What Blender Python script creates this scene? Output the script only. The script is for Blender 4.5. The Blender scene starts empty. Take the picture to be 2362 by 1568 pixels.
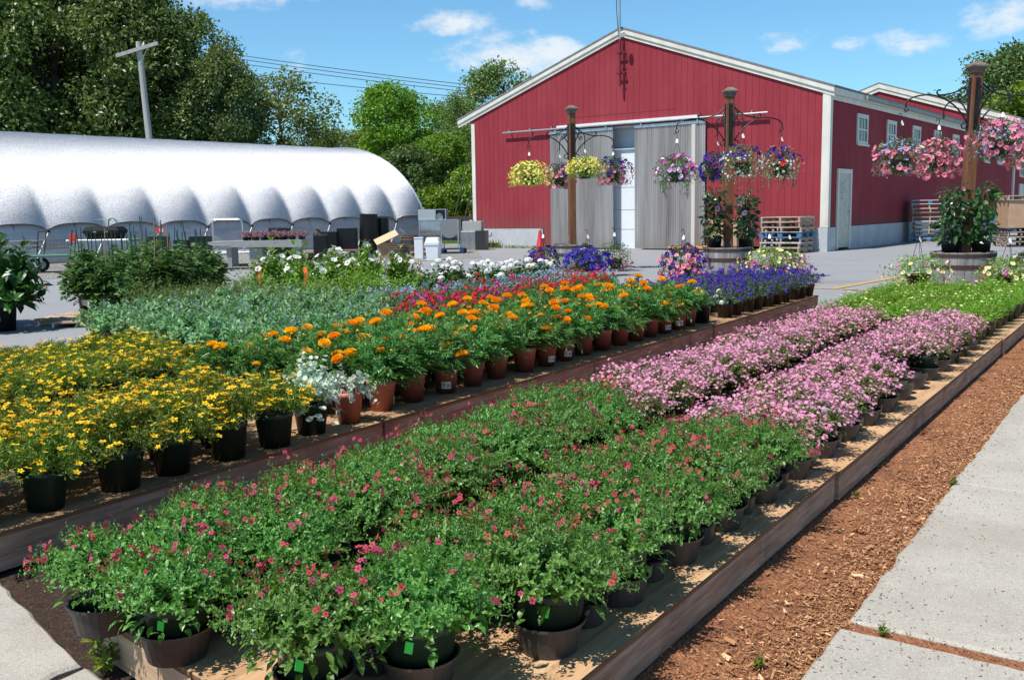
import bpy, math, random
import numpy as np
from math import radians as R_, sin, cos, pi
from mathutils import Matrix, Vector

sc = bpy.context.scene
COL = sc.collection

# ------------------------------------------------------------------ camera
cam_d = bpy.data.cameras.new("camera")
cam = bpy.data.objects.new("camera", cam_d)
COL.objects.link(cam)
sc.camera = cam
cam_d.sensor_width = 36.0
cam_d.lens = 2224.0 / 2361.0 * 36.0
cam_d.clip_start = 0.05
cam_d.clip_end = 3000.0
_roll, _pitch = R_(0.98), math.atan(296 * cos(R_(0.98)) / 2224.0)
_f = Vector((0, cos(_pitch), -sin(_pitch)))
_r0 = Vector((1, 0, 0))
_u0 = _r0.cross(_f)
_r = _r0 * cos(_roll) - _u0 * sin(_roll)
_u = _u0 * cos(_roll) + _r0 * sin(_roll)
cam.matrix_world = Matrix(((_r.x, _u.x, -_f.x, 0), (_r.y, _u.y, -_f.y, 0), (_r.z, _u.z, -_f.z, 1.25), (0, 0, 0, 1)))

# ------------------------------------------------------------------ sun, sky, exposure
SUN_EL = R_(62)
# direction towards the sun (behind the camera, to the left; almost square on to the barn front)
_h = Vector((-0.604 * 0.977 - 0.797 * 0.21, -0.797 * 0.977 + 0.604 * 0.21, 0)).normalized()
SUN = Vector((_h.x * cos(SUN_EL), _h.y * cos(SUN_EL), sin(SUN_EL)))
sun_d = bpy.data.lights.new("sun", 'SUN')
sun_d.energy = 5.0
sun_d.angle = R_(0.5)
sun_d.color = (1.0, 0.955, 0.88)
sun = bpy.data.objects.new("sun", sun_d)
COL.objects.link(sun)
sun.rotation_euler = (-SUN).to_track_quat('-Z', 'Y').to_euler()
sun.location = (0, 0, 40)

sc.view_settings.view_transform = 'Standard'
sc.view_settings.look = 'None'
sc.view_settings.exposure = 0.22
sc.view_settings.gamma = 1.0

world = bpy.data.worlds.new("World")
sc.world = world
world.use_nodes = True
wt = world.node_tree
wt.nodes.clear()


def wn(kind, **kw):
    n = wt.nodes.new(kind)
    for k, v in kw.items():
        setattr(n, k, v)
    return n


w_out = wn('ShaderNodeOutputWorld')
w_bg = wn('ShaderNodeBackground')
w_bg.inputs['Strength'].default_value = 0.1
sky = wn('ShaderNodeTexSky', sky_type='NISHITA')
sky.sun_disc = False
sky.sun_elevation = SUN_EL
sky.sun_rotation = math.atan2(SUN.x, SUN.y)
sky.altitude = 50
sky.air_density = 1.0
sky.dust_density = 0.4
sky.ozone_density = 1.6
tcw = wn('ShaderNodeTexCoord')
w_nz = wn('ShaderNodeTexNoise')
w_nz.inputs['Scale'].default_value = 26.0
w_nz.inputs['Detail'].default_value = 8.0
w_nz.inputs['Roughness'].default_value = 0.62
w_map = wn('ShaderNodeMapping')
w_map.inputs['Scale'].default_value = (1, 1, 1.9)
wt.links.new(tcw.outputs['Generated'], w_map.inputs['Vector'])
wt.links.new(w_map.outputs['Vector'], w_nz.inputs['Vector'])
# small fair-weather clouds: (azimuth deg right of north, elevation deg, half width deg, half height deg, strength)
CLOUDS = [(-15.6, 12.8, 5.4, 1.7, 1.0), (-3.0, 10.6, 3.0, .75, .95), (0.6, 8.9, 4.4, 1.25, 1.05), (1.7, 11.7, 1.3, .85, .7),
          (15.8, 9.0, 1.6, .8, .8), (22.0, 8.6, 2.3, .75, .9), (19.2, 8.7, 1.3, .6, .6), (26.3, 9.3, 2.3, 1.2, .95),
          (-12.2, 8.5, 1.5, .9, .45), (60, 20, 9, 3, 1), (-60, 24, 10, 3, 1), (110, 18, 12, 3, 1), (170, 25, 12, 4, 1), (-120, 20, 10, 3, 1)]
w_prev = None
for az, el, a, b, st in CLOUDS:
    az, el = R_(az), R_(el)
    th = Vector((cos(az), -sin(az), 0))
    tv = Vector((-sin(az) * sin(el), -cos(az) * sin(el), cos(el)))
    dd = []
    for t, ext in ((th, a), (tv, b)):
        n = wn('ShaderNodeVectorMath', operation='DOT_PRODUCT')
        n.inputs[1].default_value = t / math.tan(R_(ext))
        wt.links.new(tcw.outputs['Generated'], n.inputs[0])
        p = wn('ShaderNodeMath', operation='MULTIPLY')
        wt.links.new(n.outputs['Value'], p.inputs[0])
        wt.links.new(n.outputs['Value'], p.inputs[1])
        dd.append(p)
    s = wn('ShaderNodeMath', operation='ADD')
    wt.links.new(dd[0].outputs[0], s.inputs[0])
    wt.links.new(dd[1].outputs[0], s.inputs[1])
    e = wn('ShaderNodeMath', operation='MULTIPLY_ADD')
    e.inputs[1].default_value = -0.8
    e.inputs[2].default_value = st * 0.95
    wt.links.new(s.outputs[0], e.inputs[0])
    if w_prev is None:
        w_prev = e
    else:
        m = wn('ShaderNodeMath', operation='MAXIMUM')
        wt.links.new(w_prev.outputs[0], m.inputs[0])
        wt.links.new(e.outputs[0], m.inputs[1])
        w_prev = m
w_c = wn('ShaderNodeMath', operation='MAXIMUM')
w_c.inputs[1].default_value = -1.0
wt.links.new(w_prev.outputs[0], w_c.inputs[0])
w_na = wn('ShaderNodeMath', operation='MULTIPLY_ADD')
w_na.inputs[1].default_value = 2.8
w_na.inputs[2].default_value = -1.5
wt.links.new(w_nz.outputs['Fac'], w_na.inputs[0])
w_sum = wn('ShaderNodeMath', operation='ADD')
wt.links.new(w_c.outputs[0], w_sum.inputs[0])
wt.links.new(w_na.outputs[0], w_sum.inputs[1])
w_mr = wn('ShaderNodeMapRange', interpolation_type='SMOOTHSTEP')
w_mr.inputs['From Min'].default_value = 0.0
w_mr.inputs['From Max'].default_value = 1.1
w_mr.inputs['To Max'].default_value = 0.9
wt.links.new(w_sum.outputs[0], w_mr.inputs['Value'])
w_tint = wn('ShaderNodeMix', data_type='RGBA', blend_type='MULTIPLY')
w_tint.inputs[0].default_value = 1.0
w_tint.inputs[7].default_value = (0.77, 1.20, 1.38, 1)
wt.links.new(sky.outputs['Color'], w_tint.inputs[6])
w_mix = wn('ShaderNodeMix', data_type='RGBA')
w_mix.inputs[7].default_value = (7.6, 8.0, 8.4, 1)
wt.links.new(w_mr.outputs['Result'], w_mix.inputs[0])
wt.links.new(w_tint.outputs[2], w_mix.inputs[6])
# dimming added overhead, none near the horizon, to cut the sky's ambient light
w_sep = wn('ShaderNodeSeparateXYZ')
wt.links.new(tcw.outputs['Generated'], w_sep.inputs[0])
w_el = wn('ShaderNodeMapRange', interpolation_type='SMOOTHSTEP')
w_el.inputs['From Min'].default_value = 0.3
w_el.inputs['From Max'].default_value = 0.75
w_el.inputs['To Min'].default_value = 1.0
w_el.inputs['To Max'].default_value = 0.5
wt.links.new(w_sep.outputs['Z'], w_el.inputs['Value'])
w_st = wn('ShaderNodeMath', operation='MULTIPLY')
w_st.inputs[1].default_value = 0.1
wt.links.new(w_el.outputs['Result'], w_st.inputs[0])
wt.links.new(w_st.outputs[0], w_bg.inputs['Strength'])
wt.links.new(w_mix.outputs[2], w_bg.inputs['Color'])
wt.links.new(w_bg.outputs['Background'], w_out.inputs['Surface'])

# ================================================================== helpers
rng = np.random.default_rng(7)
random.seed(7)


class Geo:
    """collects vertices and faces; build() links them as one mesh"""
    def __init__(self):
        self.v, self.f, self.m, self.n = [], [], [], 0

    def add(self, V, F, mat=0, M=None):
        V = np.asarray(V, dtype=np.float64).reshape(-1, 3)
        if M is not None:
            M = np.array(M)
            V = V @ M[:3, :3].T + M[:3, 3]
        if not isinstance(F, np.ndarray):
            ls = sorted({len(f) for f in F})
            if len(ls) > 1:                      # mixed face sizes: one batch per size
                n0 = self.n
                for q, L in enumerate(ls):
                    Fq = np.array([f for f in F if len(f) == L], dtype=np.int64)
                    self.f.append(Fq + n0)
                    self.m.append(np.full(len(Fq), mat, dtype=np.int32))
                self.v.append(V)
                self.n += len(V)
                return
        F = np.asarray(F, dtype=np.int64)
        self.v.append(V)
        self.f.append(F + self.n)
        self.m.append(np.full(len(F), mat, dtype=np.int32) if np.isscalar(mat) else np.asarray(mat, dtype=np.int32))
        self.n += len(V)

    def mesh(self, name, mats, smooth=False):
        me = bpy.data.meshes.new(name)
        V = np.concatenate(self.v)
        me.vertices.add(len(V))
        me.vertices.foreach_set('co', V.astype(np.float32).ravel())
        loops = np.concatenate([f.ravel() for f in self.f])
        tot = np.concatenate([np.full(len(f), f.shape[1], dtype=np.int32) for f in self.f])
        st = np.concatenate(([0], np.cumsum(tot)[:-1])).astype(np.int32)
        me.loops.add(len(loops))
        me.loops.foreach_set('vertex_index', loops.astype(np.int32))
        me.polygons.add(len(tot))
        me.polygons.foreach_set('loop_start', st)
        me.polygons.foreach_set('material_index', np.concatenate(self.m))
        me.polygons.foreach_set('use_smooth', np.full(len(tot), bool(smooth)))
        for m in (mats if isinstance(mats, (list, tuple)) else [mats]):
            me.materials.append(m)
        me.update(calc_edges=True)
        me.validate()
        return me

    def build(self, name, mats, parent=None, smooth=False, loc=None, rot=None):
        o = bpy.data.objects.new(name, self.mesh(name, mats, smooth))
        COL.objects.link(o)
        if parent is not None:
            o.parent = parent
        if loc is not None:
            o.location = loc
        if rot is not None:
            o.rotation_euler = rot
        return o


BOXF = [(0, 3, 2, 1), (4, 5, 6, 7), (0, 1, 5, 4), (1, 2, 6, 5), (2, 3, 7, 6), (3, 0, 4, 7)]


def box(g, x0, x1, y0, y1, z0, z1, mat=0, M=None):
    g.add([(x0, y0, z0), (x1, y0, z0), (x1, y1, z0), (x0, y1, z0), (x0, y0, z1), (x1, y0, z1), (x1, y1, z1), (x0, y1, z1)], BOXF, mat, M)


def bbox(g, x0, x1, y0, y1, z0, z1, b=.01, mat=0, M=None):
    """box with bevelled vertical edges and a bevelled top"""
    pts = [(x0 + b, y0), (x1 - b, y0), (x1, y0 + b), (x1, y1 - b), (x1 - b, y1), (x0 + b, y1), (x0, y1 - b), (x0, y0 + b)]
    cx, cy = (x0 + x1) / 2, (y0 + y1) / 2
    ins = [(p[0] + (b if p[0] < cx else -b), p[1] + (b if p[1] < cy else -b)) for p in pts]
    V = [(p[0], p[1], z0) for p in pts] + [(p[0], p[1], z1 - b) for p in pts] + [(p[0], p[1], z1) for p in ins]
    F = []
    for k in range(2):
        for i in range(8):
            j = (i + 1) % 8
            F.append((k * 8 + i, k * 8 + j, k * 8 + 8 + j, k * 8 + 8 + i))
    g.add(V, F, mat, M)
    g.add(V[16:], [tuple(range(8))], mat, M)
    g.add(V[:8], [tuple(range(7, -1, -1))], mat, M)


def lathe(g, prof, n=20, c=(0, 0, 0), mat=0, M=None, a0=0, a1=2 * pi, cap0=False, cap1=False):
    prof = np.array(prof, float)
    full = abs(a1 - a0 - 2 * pi) < 1e-6
    an = np.linspace(a0, a1, n, endpoint=not full)
    k = len(prof)
    V = np.zeros((len(an), k, 3))
    V[:, :, 0] = np.cos(an)[:, None] * prof[:, 0] + c[0]
    V[:, :, 1] = np.sin(an)[:, None] * prof[:, 0] + c[1]
    V[:, :, 2] = prof[:, 1] + c[2]
    F = []
    for i in range(len(an) if full else len(an) - 1):
        j = (i + 1) % len(an)
        for q in range(k - 1):
            F.append((i * k + q, j * k + q, j * k + q + 1, i * k + q + 1))
    g.add(V, F, mat, M)
    if cap0:
        g.add(V[:, 0], [tuple(range(len(an) - 1, -1, -1))], mat, M)
    if cap1:
        g.add(V[:, -1], [tuple(range(len(an)))], mat, M)


def tube(g, pts, r, n=6, mat=0, M=None, cap=True):
    pts = np.array(pts, float)
    k = len(pts)
    rr = np.full(k, r) if np.isscalar(r) else np.array(r, float)
    T = np.gradient(pts, axis=0)
    T /= np.linalg.norm(T, axis=1)[:, None] + 1e-12
    ref = np.array([0, 0, 1.]) if abs(T[0][2]) < .9 else np.array([1., 0, 0])
    X = np.cross(T[0], ref)
    X /= np.linalg.norm(X)
    V = np.zeros((k, n, 3))
    for i in range(k):
        X = X - T[i] * (X @ T[i])
        X /= np.linalg.norm(X) + 1e-12
        Y = np.cross(T[i], X)
        a = np.arange(n) * 2 * pi / n
        V[i] = pts[i] + rr[i] * (np.cos(a)[:, None] * X + np.sin(a)[:, None] * Y)
    F = []
    for i in range(k - 1):
        for j in range(n):
            j2 = (j + 1) % n
            F.append((i * n + j, i * n + j2, (i + 1) * n + j2, (i + 1) * n + j))
    g.add(V, F, mat, M)
    if cap:
        g.add(V[0], [tuple(range(n - 1, -1, -1))], mat, M)
        g.add(V[-1], [tuple(range(n))], mat, M)


def prism(g, poly, z0, z1, mat=0, M=None):
    n = len(poly)
    V = [(x, y, z0) for x, y in poly] + [(x, y, z1) for x, y in poly]
    g.add(V, [(i, (i + 1) % n, n + (i + 1) % n, n + i) for i in range(n)], mat, M)
    g.add(V[n:], [tuple(range(n))], mat, M)
    g.add(V[:n], [tuple(range(n - 1, -1, -1))], mat, M)


def scatter(g, T, F, P, D, U, sx, sy, sz=None, mat=0):
    """many copies of a template (local +y = D, +z near U)"""
    T = np.asarray(T, float)
    F = np.asarray(F)
    P = np.asarray(P, float)
    n = len(P)
    if n == 0:
        return
    D = D / (np.linalg.norm(D, axis=1)[:, None] + 1e-9)
    X = np.cross(D, U)
    l = np.linalg.norm(X, axis=1)[:, None]
    X = np.where(l < 1e-4, np.array([[1., 0, 0]]), X / (l + 1e-9))
    Z = np.cross(X, D)
    sx = np.broadcast_to(sx, n)[:, None, None]
    sy = np.broadcast_to(sy, n)[:, None, None]
    sz = sy if sz is None else np.broadcast_to(sz, n)[:, None, None]
    V = P[:, None, :] + sx * T[None, :, 0:1] * X[:, None, :] + sy * T[None, :, 1:2] * D[:, None, :] + sz * T[None, :, 2:3] * Z[:, None, :]
    FF = (F[None] + (np.arange(n) * len(T))[:, None, None]).reshape(-1, F.shape[1])
    mm = mat if np.isscalar(mat) else np.repeat(np.asarray(mat), len(F))
    g.add(V, FF, mm)


def tag(o, label=None, cat=None, group=None, kind=None):
    if label:
        o['label'] = label
    if cat:
        o['category'] = cat
    if group:
        o['group'] = group
    if kind:
        o['kind'] = kind
    return o


def thing(name, label, cat, loc=(0, 0, 0), rz=0, group=None):
    o = bpy.data.objects.new(name, None)
    COL.objects.link(o)
    o.empty_display_size = .1
    o.location = loc
    o.rotation_euler = (0, 0, rz)
    return tag(o, label, cat, group)


def dup(root, loc, rz, label=None, scale=None):
    r = root.copy()
    COL.objects.link(r)
    r.location = loc
    r.rotation_euler = (0, 0, rz)
    if scale:
        r.scale = (scale,) * 3
    if label:
        r['label'] = label
    for ch in list(root.children):
        c = ch.copy()
        COL.objects.link(c)
        c.parent = r
        for gch in list(ch.children):
            d = gch.copy()
            COL.objects.link(d)
            d.parent = c
    return r


ORD = 'first,second,third,fourth,fifth,sixth,seventh,eighth,ninth,tenth,eleventh,twelfth,thirteenth,fourteenth,fifteenth,sixteenth,seventeenth,eighteenth,nineteenth,twentieth'.split(',')


def nth(i):
    return ORD[i] if i < len(ORD) else f'{i + 1}th'


# bench frame: u to the right across the benches, v away along them
E1 = np.array([.563, .826])
E2 = np.array([.826, -.563])
BROT = math.atan2(-.563, .826)


def UV(u, v, z=0.):
    p = u * E2 + v * E1
    return (p[0], p[1], z)


# barn frame: x along the barn front to the right, y back along its side
BARN0 = (8.794, 26.939, 0)
BARNROT = math.atan2(-.604, .797)


# ================================================================== materials
def mat(name, col=(.5, .5, .5), rough=.6, metal=0., spec=.5, var=None, vscale=8., vdet=4, vstretch=(1, 1, 1), bump=0., bscale=40., coord='Object', lo=.35, hi=.65):
    m = bpy.data.materials.new(name)
    m.use_nodes = True
    t = m.node_tree
    b = t.nodes['Principled BSDF']
    b.inputs['Base Color'].default_value = (*col, 1)
    b.inputs['Roughness'].default_value = rough
    b.inputs['Metallic'].default_value = metal
    b.inputs['Specular IOR Level'].default_value = spec
    if var is not None or bump:
        tc = t.nodes.new('ShaderNodeTexCoord')
        mp = t.nodes.new('ShaderNodeMapping')
        mp.inputs['Scale'].default_value = vstretch
        t.links.new(tc.outputs[coord], mp.inputs['Vector'])
    if var is not None:
        nz = t.nodes.new('ShaderNodeTexNoise')
        nz.inputs['Scale'].default_value = vscale
        nz.inputs['Detail'].default_value = vdet
        nz.inputs['Roughness'].default_value = .65
        t.links.new(mp.outputs['Vector'], nz.inputs['Vector'])
        rp = t.nodes.new('ShaderNodeValToRGB')
        rp.color_ramp.elements[0].position = lo
        rp.color_ramp.elements[1].position = hi
        rp.color_ramp.elements[0].color = (*var, 1)
        rp.color_ramp.elements[1].color = (*col, 1)
        t.links.new(nz.outputs['Fac'], rp.inputs['Fac'])
        t.links.new(rp.outputs['Color'], b.inputs['Base Color'])
    if bump:
        n2 = t.nodes.new('ShaderNodeTexNoise')
        n2.inputs['Scale'].default_value = bscale
        n2.inputs['Detail'].default_value = 6
        t.links.new(mp.outputs['Vector'], n2.inputs['Vector'])
        bp = t.nodes.new('ShaderNodeBump')
        bp.inputs['Strength'].default_value = bump
        bp.inputs['Distance'].default_value = .02
        t.links.new(n2.outputs['Fac'], bp.inputs['Height'])
        t.links.new(bp.outputs['Normal'], b.inputs['Normal'])
    return m


class N:
    """small node helper"""
    def __init__(self, name):
        self.m = bpy.data.materials.new(name)
        self.m.use_nodes = True
        self.t = self.m.node_tree
        self.b = self.t.nodes['Principled BSDF']
        self.out = self.t.nodes['Material Output']
        self.tc = self.t.nodes.new('ShaderNodeTexCoord')

    def link(self, a, b):
        self.t.links.new(a, b)

    def noise(self, scale, stretch=(1, 1, 1), det=5, rough=.6, coord='Object', rot=(0, 0, 0)):
        mp = self.t.nodes.new('ShaderNodeMapping')
        mp.inputs['Scale'].default_value = stretch
        mp.inputs['Rotation'].default_value = rot
        self.link(self.tc.outputs[coord], mp.inputs['Vector'])
        n = self.t.nodes.new('ShaderNodeTexNoise')
        n.inputs['Scale'].default_value = scale
        n.inputs['Detail'].default_value = det
        n.inputs['Roughness'].default_value = rough
        self.link(mp.outputs['Vector'], n.inputs['Vector'])
        return n.outputs['Fac']

    def voro(self, scale, stretch=(1, 1, 1), feature='F1', out='Distance', rand=1.):
        mp = self.t.nodes.new('ShaderNodeMapping')
        mp.inputs['Scale'].default_value = stretch
        self.link(self.tc.outputs['Object'], mp.inputs['Vector'])
        n = self.t.nodes.new('ShaderNodeTexVoronoi')
        n.feature = feature
        n.inputs['Scale'].default_value = scale
        n.inputs['Randomness'].default_value = rand
        self.link(mp.outputs['Vector'], n.inputs['Vector'])
        return n.outputs[out]

    def ramp(self, fac, stops):
        r = self.t.nodes.new('ShaderNodeValToRGB')
        e = r.color_ramp.elements
        while len(e) < len(stops):
            e.new(.5)
        for i, (p, c) in enumerate(stops):
            e[i].position = p
            e[i].color = (*c, 1) if not np.isscalar(c) else (c, c, c, 1)
        self.link(fac, r.inputs['Fac'])
        return r.outputs['Color']

    def mix(self, a, b, fac, blend='MIX'):
        n = self.t.nodes.new('ShaderNodeMix')
        n.data_type = 'RGBA'
        n.blend_type = blend
        for i, x in ((6, a), (7, b)):
            if isinstance(x, tuple):
                n.inputs[i].default_value = (*x, 1)
            else:
                self.link(x, n.inputs[i])
        if np.isscalar(fac):
            n.inputs[0].default_value = fac
        else:
            self.link(fac, n.inputs[0])
        return n.outputs[2]

    def math(self, op, a, b=None, c=None):
        n = self.t.nodes.new('ShaderNodeMath')
        n.operation = op
        for i, x in enumerate((a, b, c)):
            if x is None:
                continue
            if np.isscalar(x):
                n.inputs[i].default_value = x
            else:
                self.link(x, n.inputs[i])
        return n.outputs[0]

    def bump(self, h, strength=.5, dist=.02):
        n = self.t.nodes.new('ShaderNodeBump')
        n.inputs['Strength'].default_value = strength
        n.inputs['Distance'].default_value = dist
        self.link(h, n.inputs['Height'])
        self.link(n.outputs['Normal'], self.b.inputs['Normal'])

    def color(self, c):
        if isinstance(c, tuple):
            self.b.inputs['Base Color'].default_value = (*c, 1)
        else:
            self.link(c, self.b.inputs['Base Color'])

    def set(self, rough=.6, metal=0., spec=.5):
        self.b.inputs['Roughness'].default_value = rough
        self.b.inputs['Metallic'].default_value = metal
        self.b.inputs['Specular IOR Level'].default_value = spec
        return self.m


def leafmat(name, c1, c2, c3=None, trans=.3, rough=.42, spec=.45, tcol=None, obj=.25, hue=.48, tval=1.6):
    """leaves: every leaf its own shade, light passing through"""
    k = N(name)
    geo = k.t.nodes.new('ShaderNodeNewGeometry')
    oi = k.t.nodes.new('ShaderNodeObjectInfo')
    stops = [(0., c1), (.85, c2), (1., c3 or c2)]
    c = k.ramp(geo.outputs['Random Per Island'], stops)
    hv = k.t.nodes.new('ShaderNodeHueSaturation')
    k.link(k.math('MULTIPLY_ADD', oi.outputs['Random'], obj, 1 - obj / 2), hv.inputs['Value'])
    k.link(k.math('MULTIPLY_ADD', oi.outputs['Random'], .03, .485), hv.inputs['Hue'])
    k.link(c, hv.inputs['Color'])
    k.color(hv.outputs['Color'])
    k.set(rough, 0, spec)
    if trans:
        tr = k.t.nodes.new('ShaderNodeBsdfTranslucent')
        ht = k.t.nodes.new('ShaderNodeHueSaturation')
        ht.inputs['Hue'].default_value = hue
        ht.inputs['Saturation'].default_value = 1.1
        ht.inputs['Value'].default_value = tval
        k.link(hv.outputs['Color'], ht.inputs['Color'])
        if tcol:
            tr.inputs['Color'].default_value = (*tcol, 1)
        else:
            k.link(ht.outputs['Color'], tr.inputs['Color'])
        ms = k.t.nodes.new('ShaderNodeMixShader')
        ms.inputs[0].default_value = trans
        k.link(k.b.outputs[0], ms.inputs[1])
        k.link(tr.outputs[0], ms.inputs[2])
        k.link(ms.outputs[0], k.out.inputs['Surface'])
    return k.m


def petalmat(name, c1, c2, rough=.6, trans=.25):
    return leafmat(name, c1, c2, None, trans, rough, .2, obj=.06, hue=.505, tval=1.15)


# ------------------------------------------------------------------ ground materials
k = N('asphalt')
c = k.ramp(k.noise(900, det=2), [(.3, (.20, .205, .22)), (.7, (.31, .318, .338))])
c = k.mix(c, (.31, .318, .335), k.ramp(k.noise(.35, det=4), [(.35, 0.), (.75, .5)]))
c = k.mix(c, (.15, .152, .16), k.ramp(k.noise(1.6, (1, .25, 1), 6, .7), [(.62, 0.), (.8, .5)]))
c = k.mix(c, (.16, .162, .17), k.ramp(k.noise(.55, (.25, 1.6, 1), 6, .7, rot=(0, 0, .55)), [(.54, 0.), (.72, .6)]))
c = k.mix(c, (.36, .365, .375), k.ramp(k.noise(40, det=3, rough=.8), [(.60, 0.), (.72, .5)]))
crk = k.ramp(k.voro(.22, feature='DISTANCE_TO_EDGE'), [(.0, 1.), (.004, 0.)])
c = k.mix(c, (.14, .14, .15), k.math('MULTIPLY', crk, k.noise(2.2)))
k.color(c)
k.bump(k.noise(500, det=2), .25, .006)
ASPHALT = k.set(.85, spec=.3)

k = N('concrete')
c = k.ramp(k.noise(260, det=3, rough=.7), [(.25, (.27, .25, .215)), (.5, (.45, .425, .375)), (.75, (.57, .545, .485))])
c = k.mix(c, (.33, .31, .28), k.ramp(k.noise(2.2, det=7, rough=.7), [(.42, 0.), (.75, .8)]))
c = k.mix(c, (.22, .18, .15), k.ramp(k.noise(60, det=4), [(.63, 0.), (.72, .8)]))
c = k.mix(c, (.66, .62, .57), k.ramp(k.voro(75), [(.10, .8), (.2, 0.)]))
c = k.mix(c, (.20, .18, .155), k.ramp(k.noise(95, det=3, rough=.8), [(.52, 0.), (.70, .55)]))
c = k.mix(c, (.28, .215, .17), k.ramp(k.noise(.9, det=8, rough=.75), [(.52, 0.), (.78, .6)]))
k.color(c)
k.bump(k.noise(220, det=4), .5, .006)
CONCRETE = k.set(.85, spec=.25)

k = N('mulch_bed')
c = k.ramp(k.noise(120, (1, .35, 1), 5, .7), [(.3, (.17, .062, .03)), (.55, (.40, .175, .088)), (.75, (.56, .30, .165))])
c = k.mix(c, (.13, .052, .03), k.ramp(k.noise(3.2, det=5), [(.5, 0.), (.72, .75)]))
k.color(c)
k.bump(k.noise(90, (1, .4, 1), 5), .9, .03)
MULCH = k.set(.9, spec=.2)

k = N('soil')
c = k.ramp(k.noise(70, det=6, rough=.7), [(.3, (.028, .018, .014)), (.6, (.085, .052, .04)), (.8, (.24, .17, .14))])
c = k.mix(c, (.30, .26, .24), k.ramp(k.noise(5, det=6, rough=.75), [(.6, 0.), (.78, .6)]))
k.color(c)
k.bump(k.noise(120, det=5), .9, .02)
DIRT = k.set(.9, spec=.2)

k = N('gravel')
c = k.ramp(k.voro(28, out='Color'), [(.1, (.17, .16, .15)), (.5, (.36, .35, .33)), (.9, (.58, .57, .55))])
k.color(k.mix(c, (.1, .095, .09), k.ramp(k.voro(28), [(.35, 0.), (.7, .8)])))
k.bump(k.voro(28), .8, .03)
GRAVEL = k.set(.9, spec=.2)

k = N('grass_ground')
k.color(k.ramp(k.noise(.6, det=8, rough=.7), [(.3, (.03, .06, .015)), (.7, (.09, .15, .035))]))
GRASSG = k.set(.95, spec=.1)

YELLOWP = mat('yellow_road_paint', (.62, .36, .06), .8, var=(.36, .27, .14), vscale=14, vdet=6)

# ------------------------------------------------------------------ built materials
def sidingmat(name, c1, c2):
    k = N(name)
    sep = k.t.nodes.new('ShaderNodeSeparateXYZ')
    k.link(k.tc.outputs['Object'], sep.inputs[0])
    xy = k.math('ADD', sep.outputs[0], sep.outputs[1])
    fr = k.math('FRACT', k.math('MULTIPLY', xy, 1 / .205))
    groove = k.ramp(fr, [(0., 1.), (.045, 1.), (.06, 0.), (1., 0.)])
    c = k.ramp(k.noise(2.4, (1, 1, .16), 7, .7), [(.3, c1), (.7, c2)])
    c = k.mix(c, tuple(x * 1.35 + .015 for x in c2), k.ramp(k.noise(9, (5, 5, .3), 4), [(.55, 0.), (.8, .28)]))
    # sun-faded patches, and splash dirt along the foot of the wall
    c = k.mix(c, tuple(x * 1.12 + .022 for x in c2), k.ramp(k.noise(.38, (1, 1, .6), 6, .7), [(.48, 0.), (.72, .6)]))
    c = k.mix(c, (.16, .085, .075), k.ramp(k.math('SUBTRACT', sep.outputs[2], k.math('MULTIPLY', k.noise(2.6, (1, 1, .5), 6, .7), .9)), [(.22, .5), (.75, 0.)]))
    # paint chips low on the wall
    c = k.mix(c, (.5, .42, .42), k.math('MULTIPLY', k.ramp(k.noise(5.5, (2.2, 2.2, .8), 6, .7), [(.725, 0.), (.74, 1.)]), k.ramp(k.noise(.5), [(.45, 0.), (.6, .8)])))
    c = k.mix(c, tuple(x * .45 for x in c1), k.math('MULTIPLY', groove, .62))
    k.color(c)
    k.bump(k.math('ADD', k.math('MULTIPLY', groove, -1.), k.math('MULTIPLY', k.noise(30, (3, 3, .15), 4), .25)), .6, .012)
    return k.set(.75, spec=.08)


SIDING = sidingmat('red_board_siding', (.250, .033, .045), (.310, .044, .058))
TRIM = mat('white_trim_paint', (.74, .71, .64), .55, var=(.62, .58, .5), vscale=3, vdet=6, vstretch=(1, 1, .3))
FOUND = mat('painted_foundation', (.52, .54, .56), .8, var=(.40, .42, .45), vscale=1.6, vdet=7, bump=.25, bscale=14)
SHINGLE = mat('asphalt_shingle', (.25, .24, .235), .9, var=(.15, .145, .14), vscale=6, vstretch=(1, 1, 6), bump=.4, bscale=30)
STEEL = mat('galvanised_steel', (.55, .57, .58), .38, .85, var=(.42, .44, .45), vscale=7)
RAILW = mat('rail_white_paint', (.7, .72, .72), .5)
DARKMETAL = mat('black_iron', (.012, .012, .013), .42, .2)
REDMETAL = mat('red_painted_steel', (.16, .015, .02), .5)
WHITEDOOR = mat('white_door_panel', (.78, .81, .85), .45, var=(.7, .74, .79), vscale=1.2)
DOORPAINT = mat('aged_door_paint', (.60, .58, .51), .6, var=(.47, .45, .39), vscale=5)
GLASS = mat('window_glass', (.02, .025, .03), .08, 0, .8)
BLUEINK = mat('blue_lettering', (.05, .13, .36), .6)

k = N('corrugated_fibreglass')
n1 = k.noise(3.2, (1, 1, .05), 6, .65)
c = k.ramp(n1, [(.28, (.15, .13, .12)), (.45, (.24, .225, .22)), (.6, (.31, .305, .31)), (.78, (.44, .43, .42))])
c = k.mix(c, (.15, .125, .11), k.ramp(k.noise(11, (1, 1, .04), 4), [(.58, 0.), (.75, .55)]))
sep = k.t.nodes.new('ShaderNodeSeparateXYZ')
k.link(k.tc.outputs['Object'], sep.inputs[0])
c = k.mix(c, (.2, .155, .125), k.ramp(k.math('ADD', sep.outputs[2], k.math('MULTIPLY', k.noise(2, (1, 1, .2)), .9)), [(.35, .5), (.95, 0.)]))
k.color(c)
FIBRE = k.set(.4, spec=.45)


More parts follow.
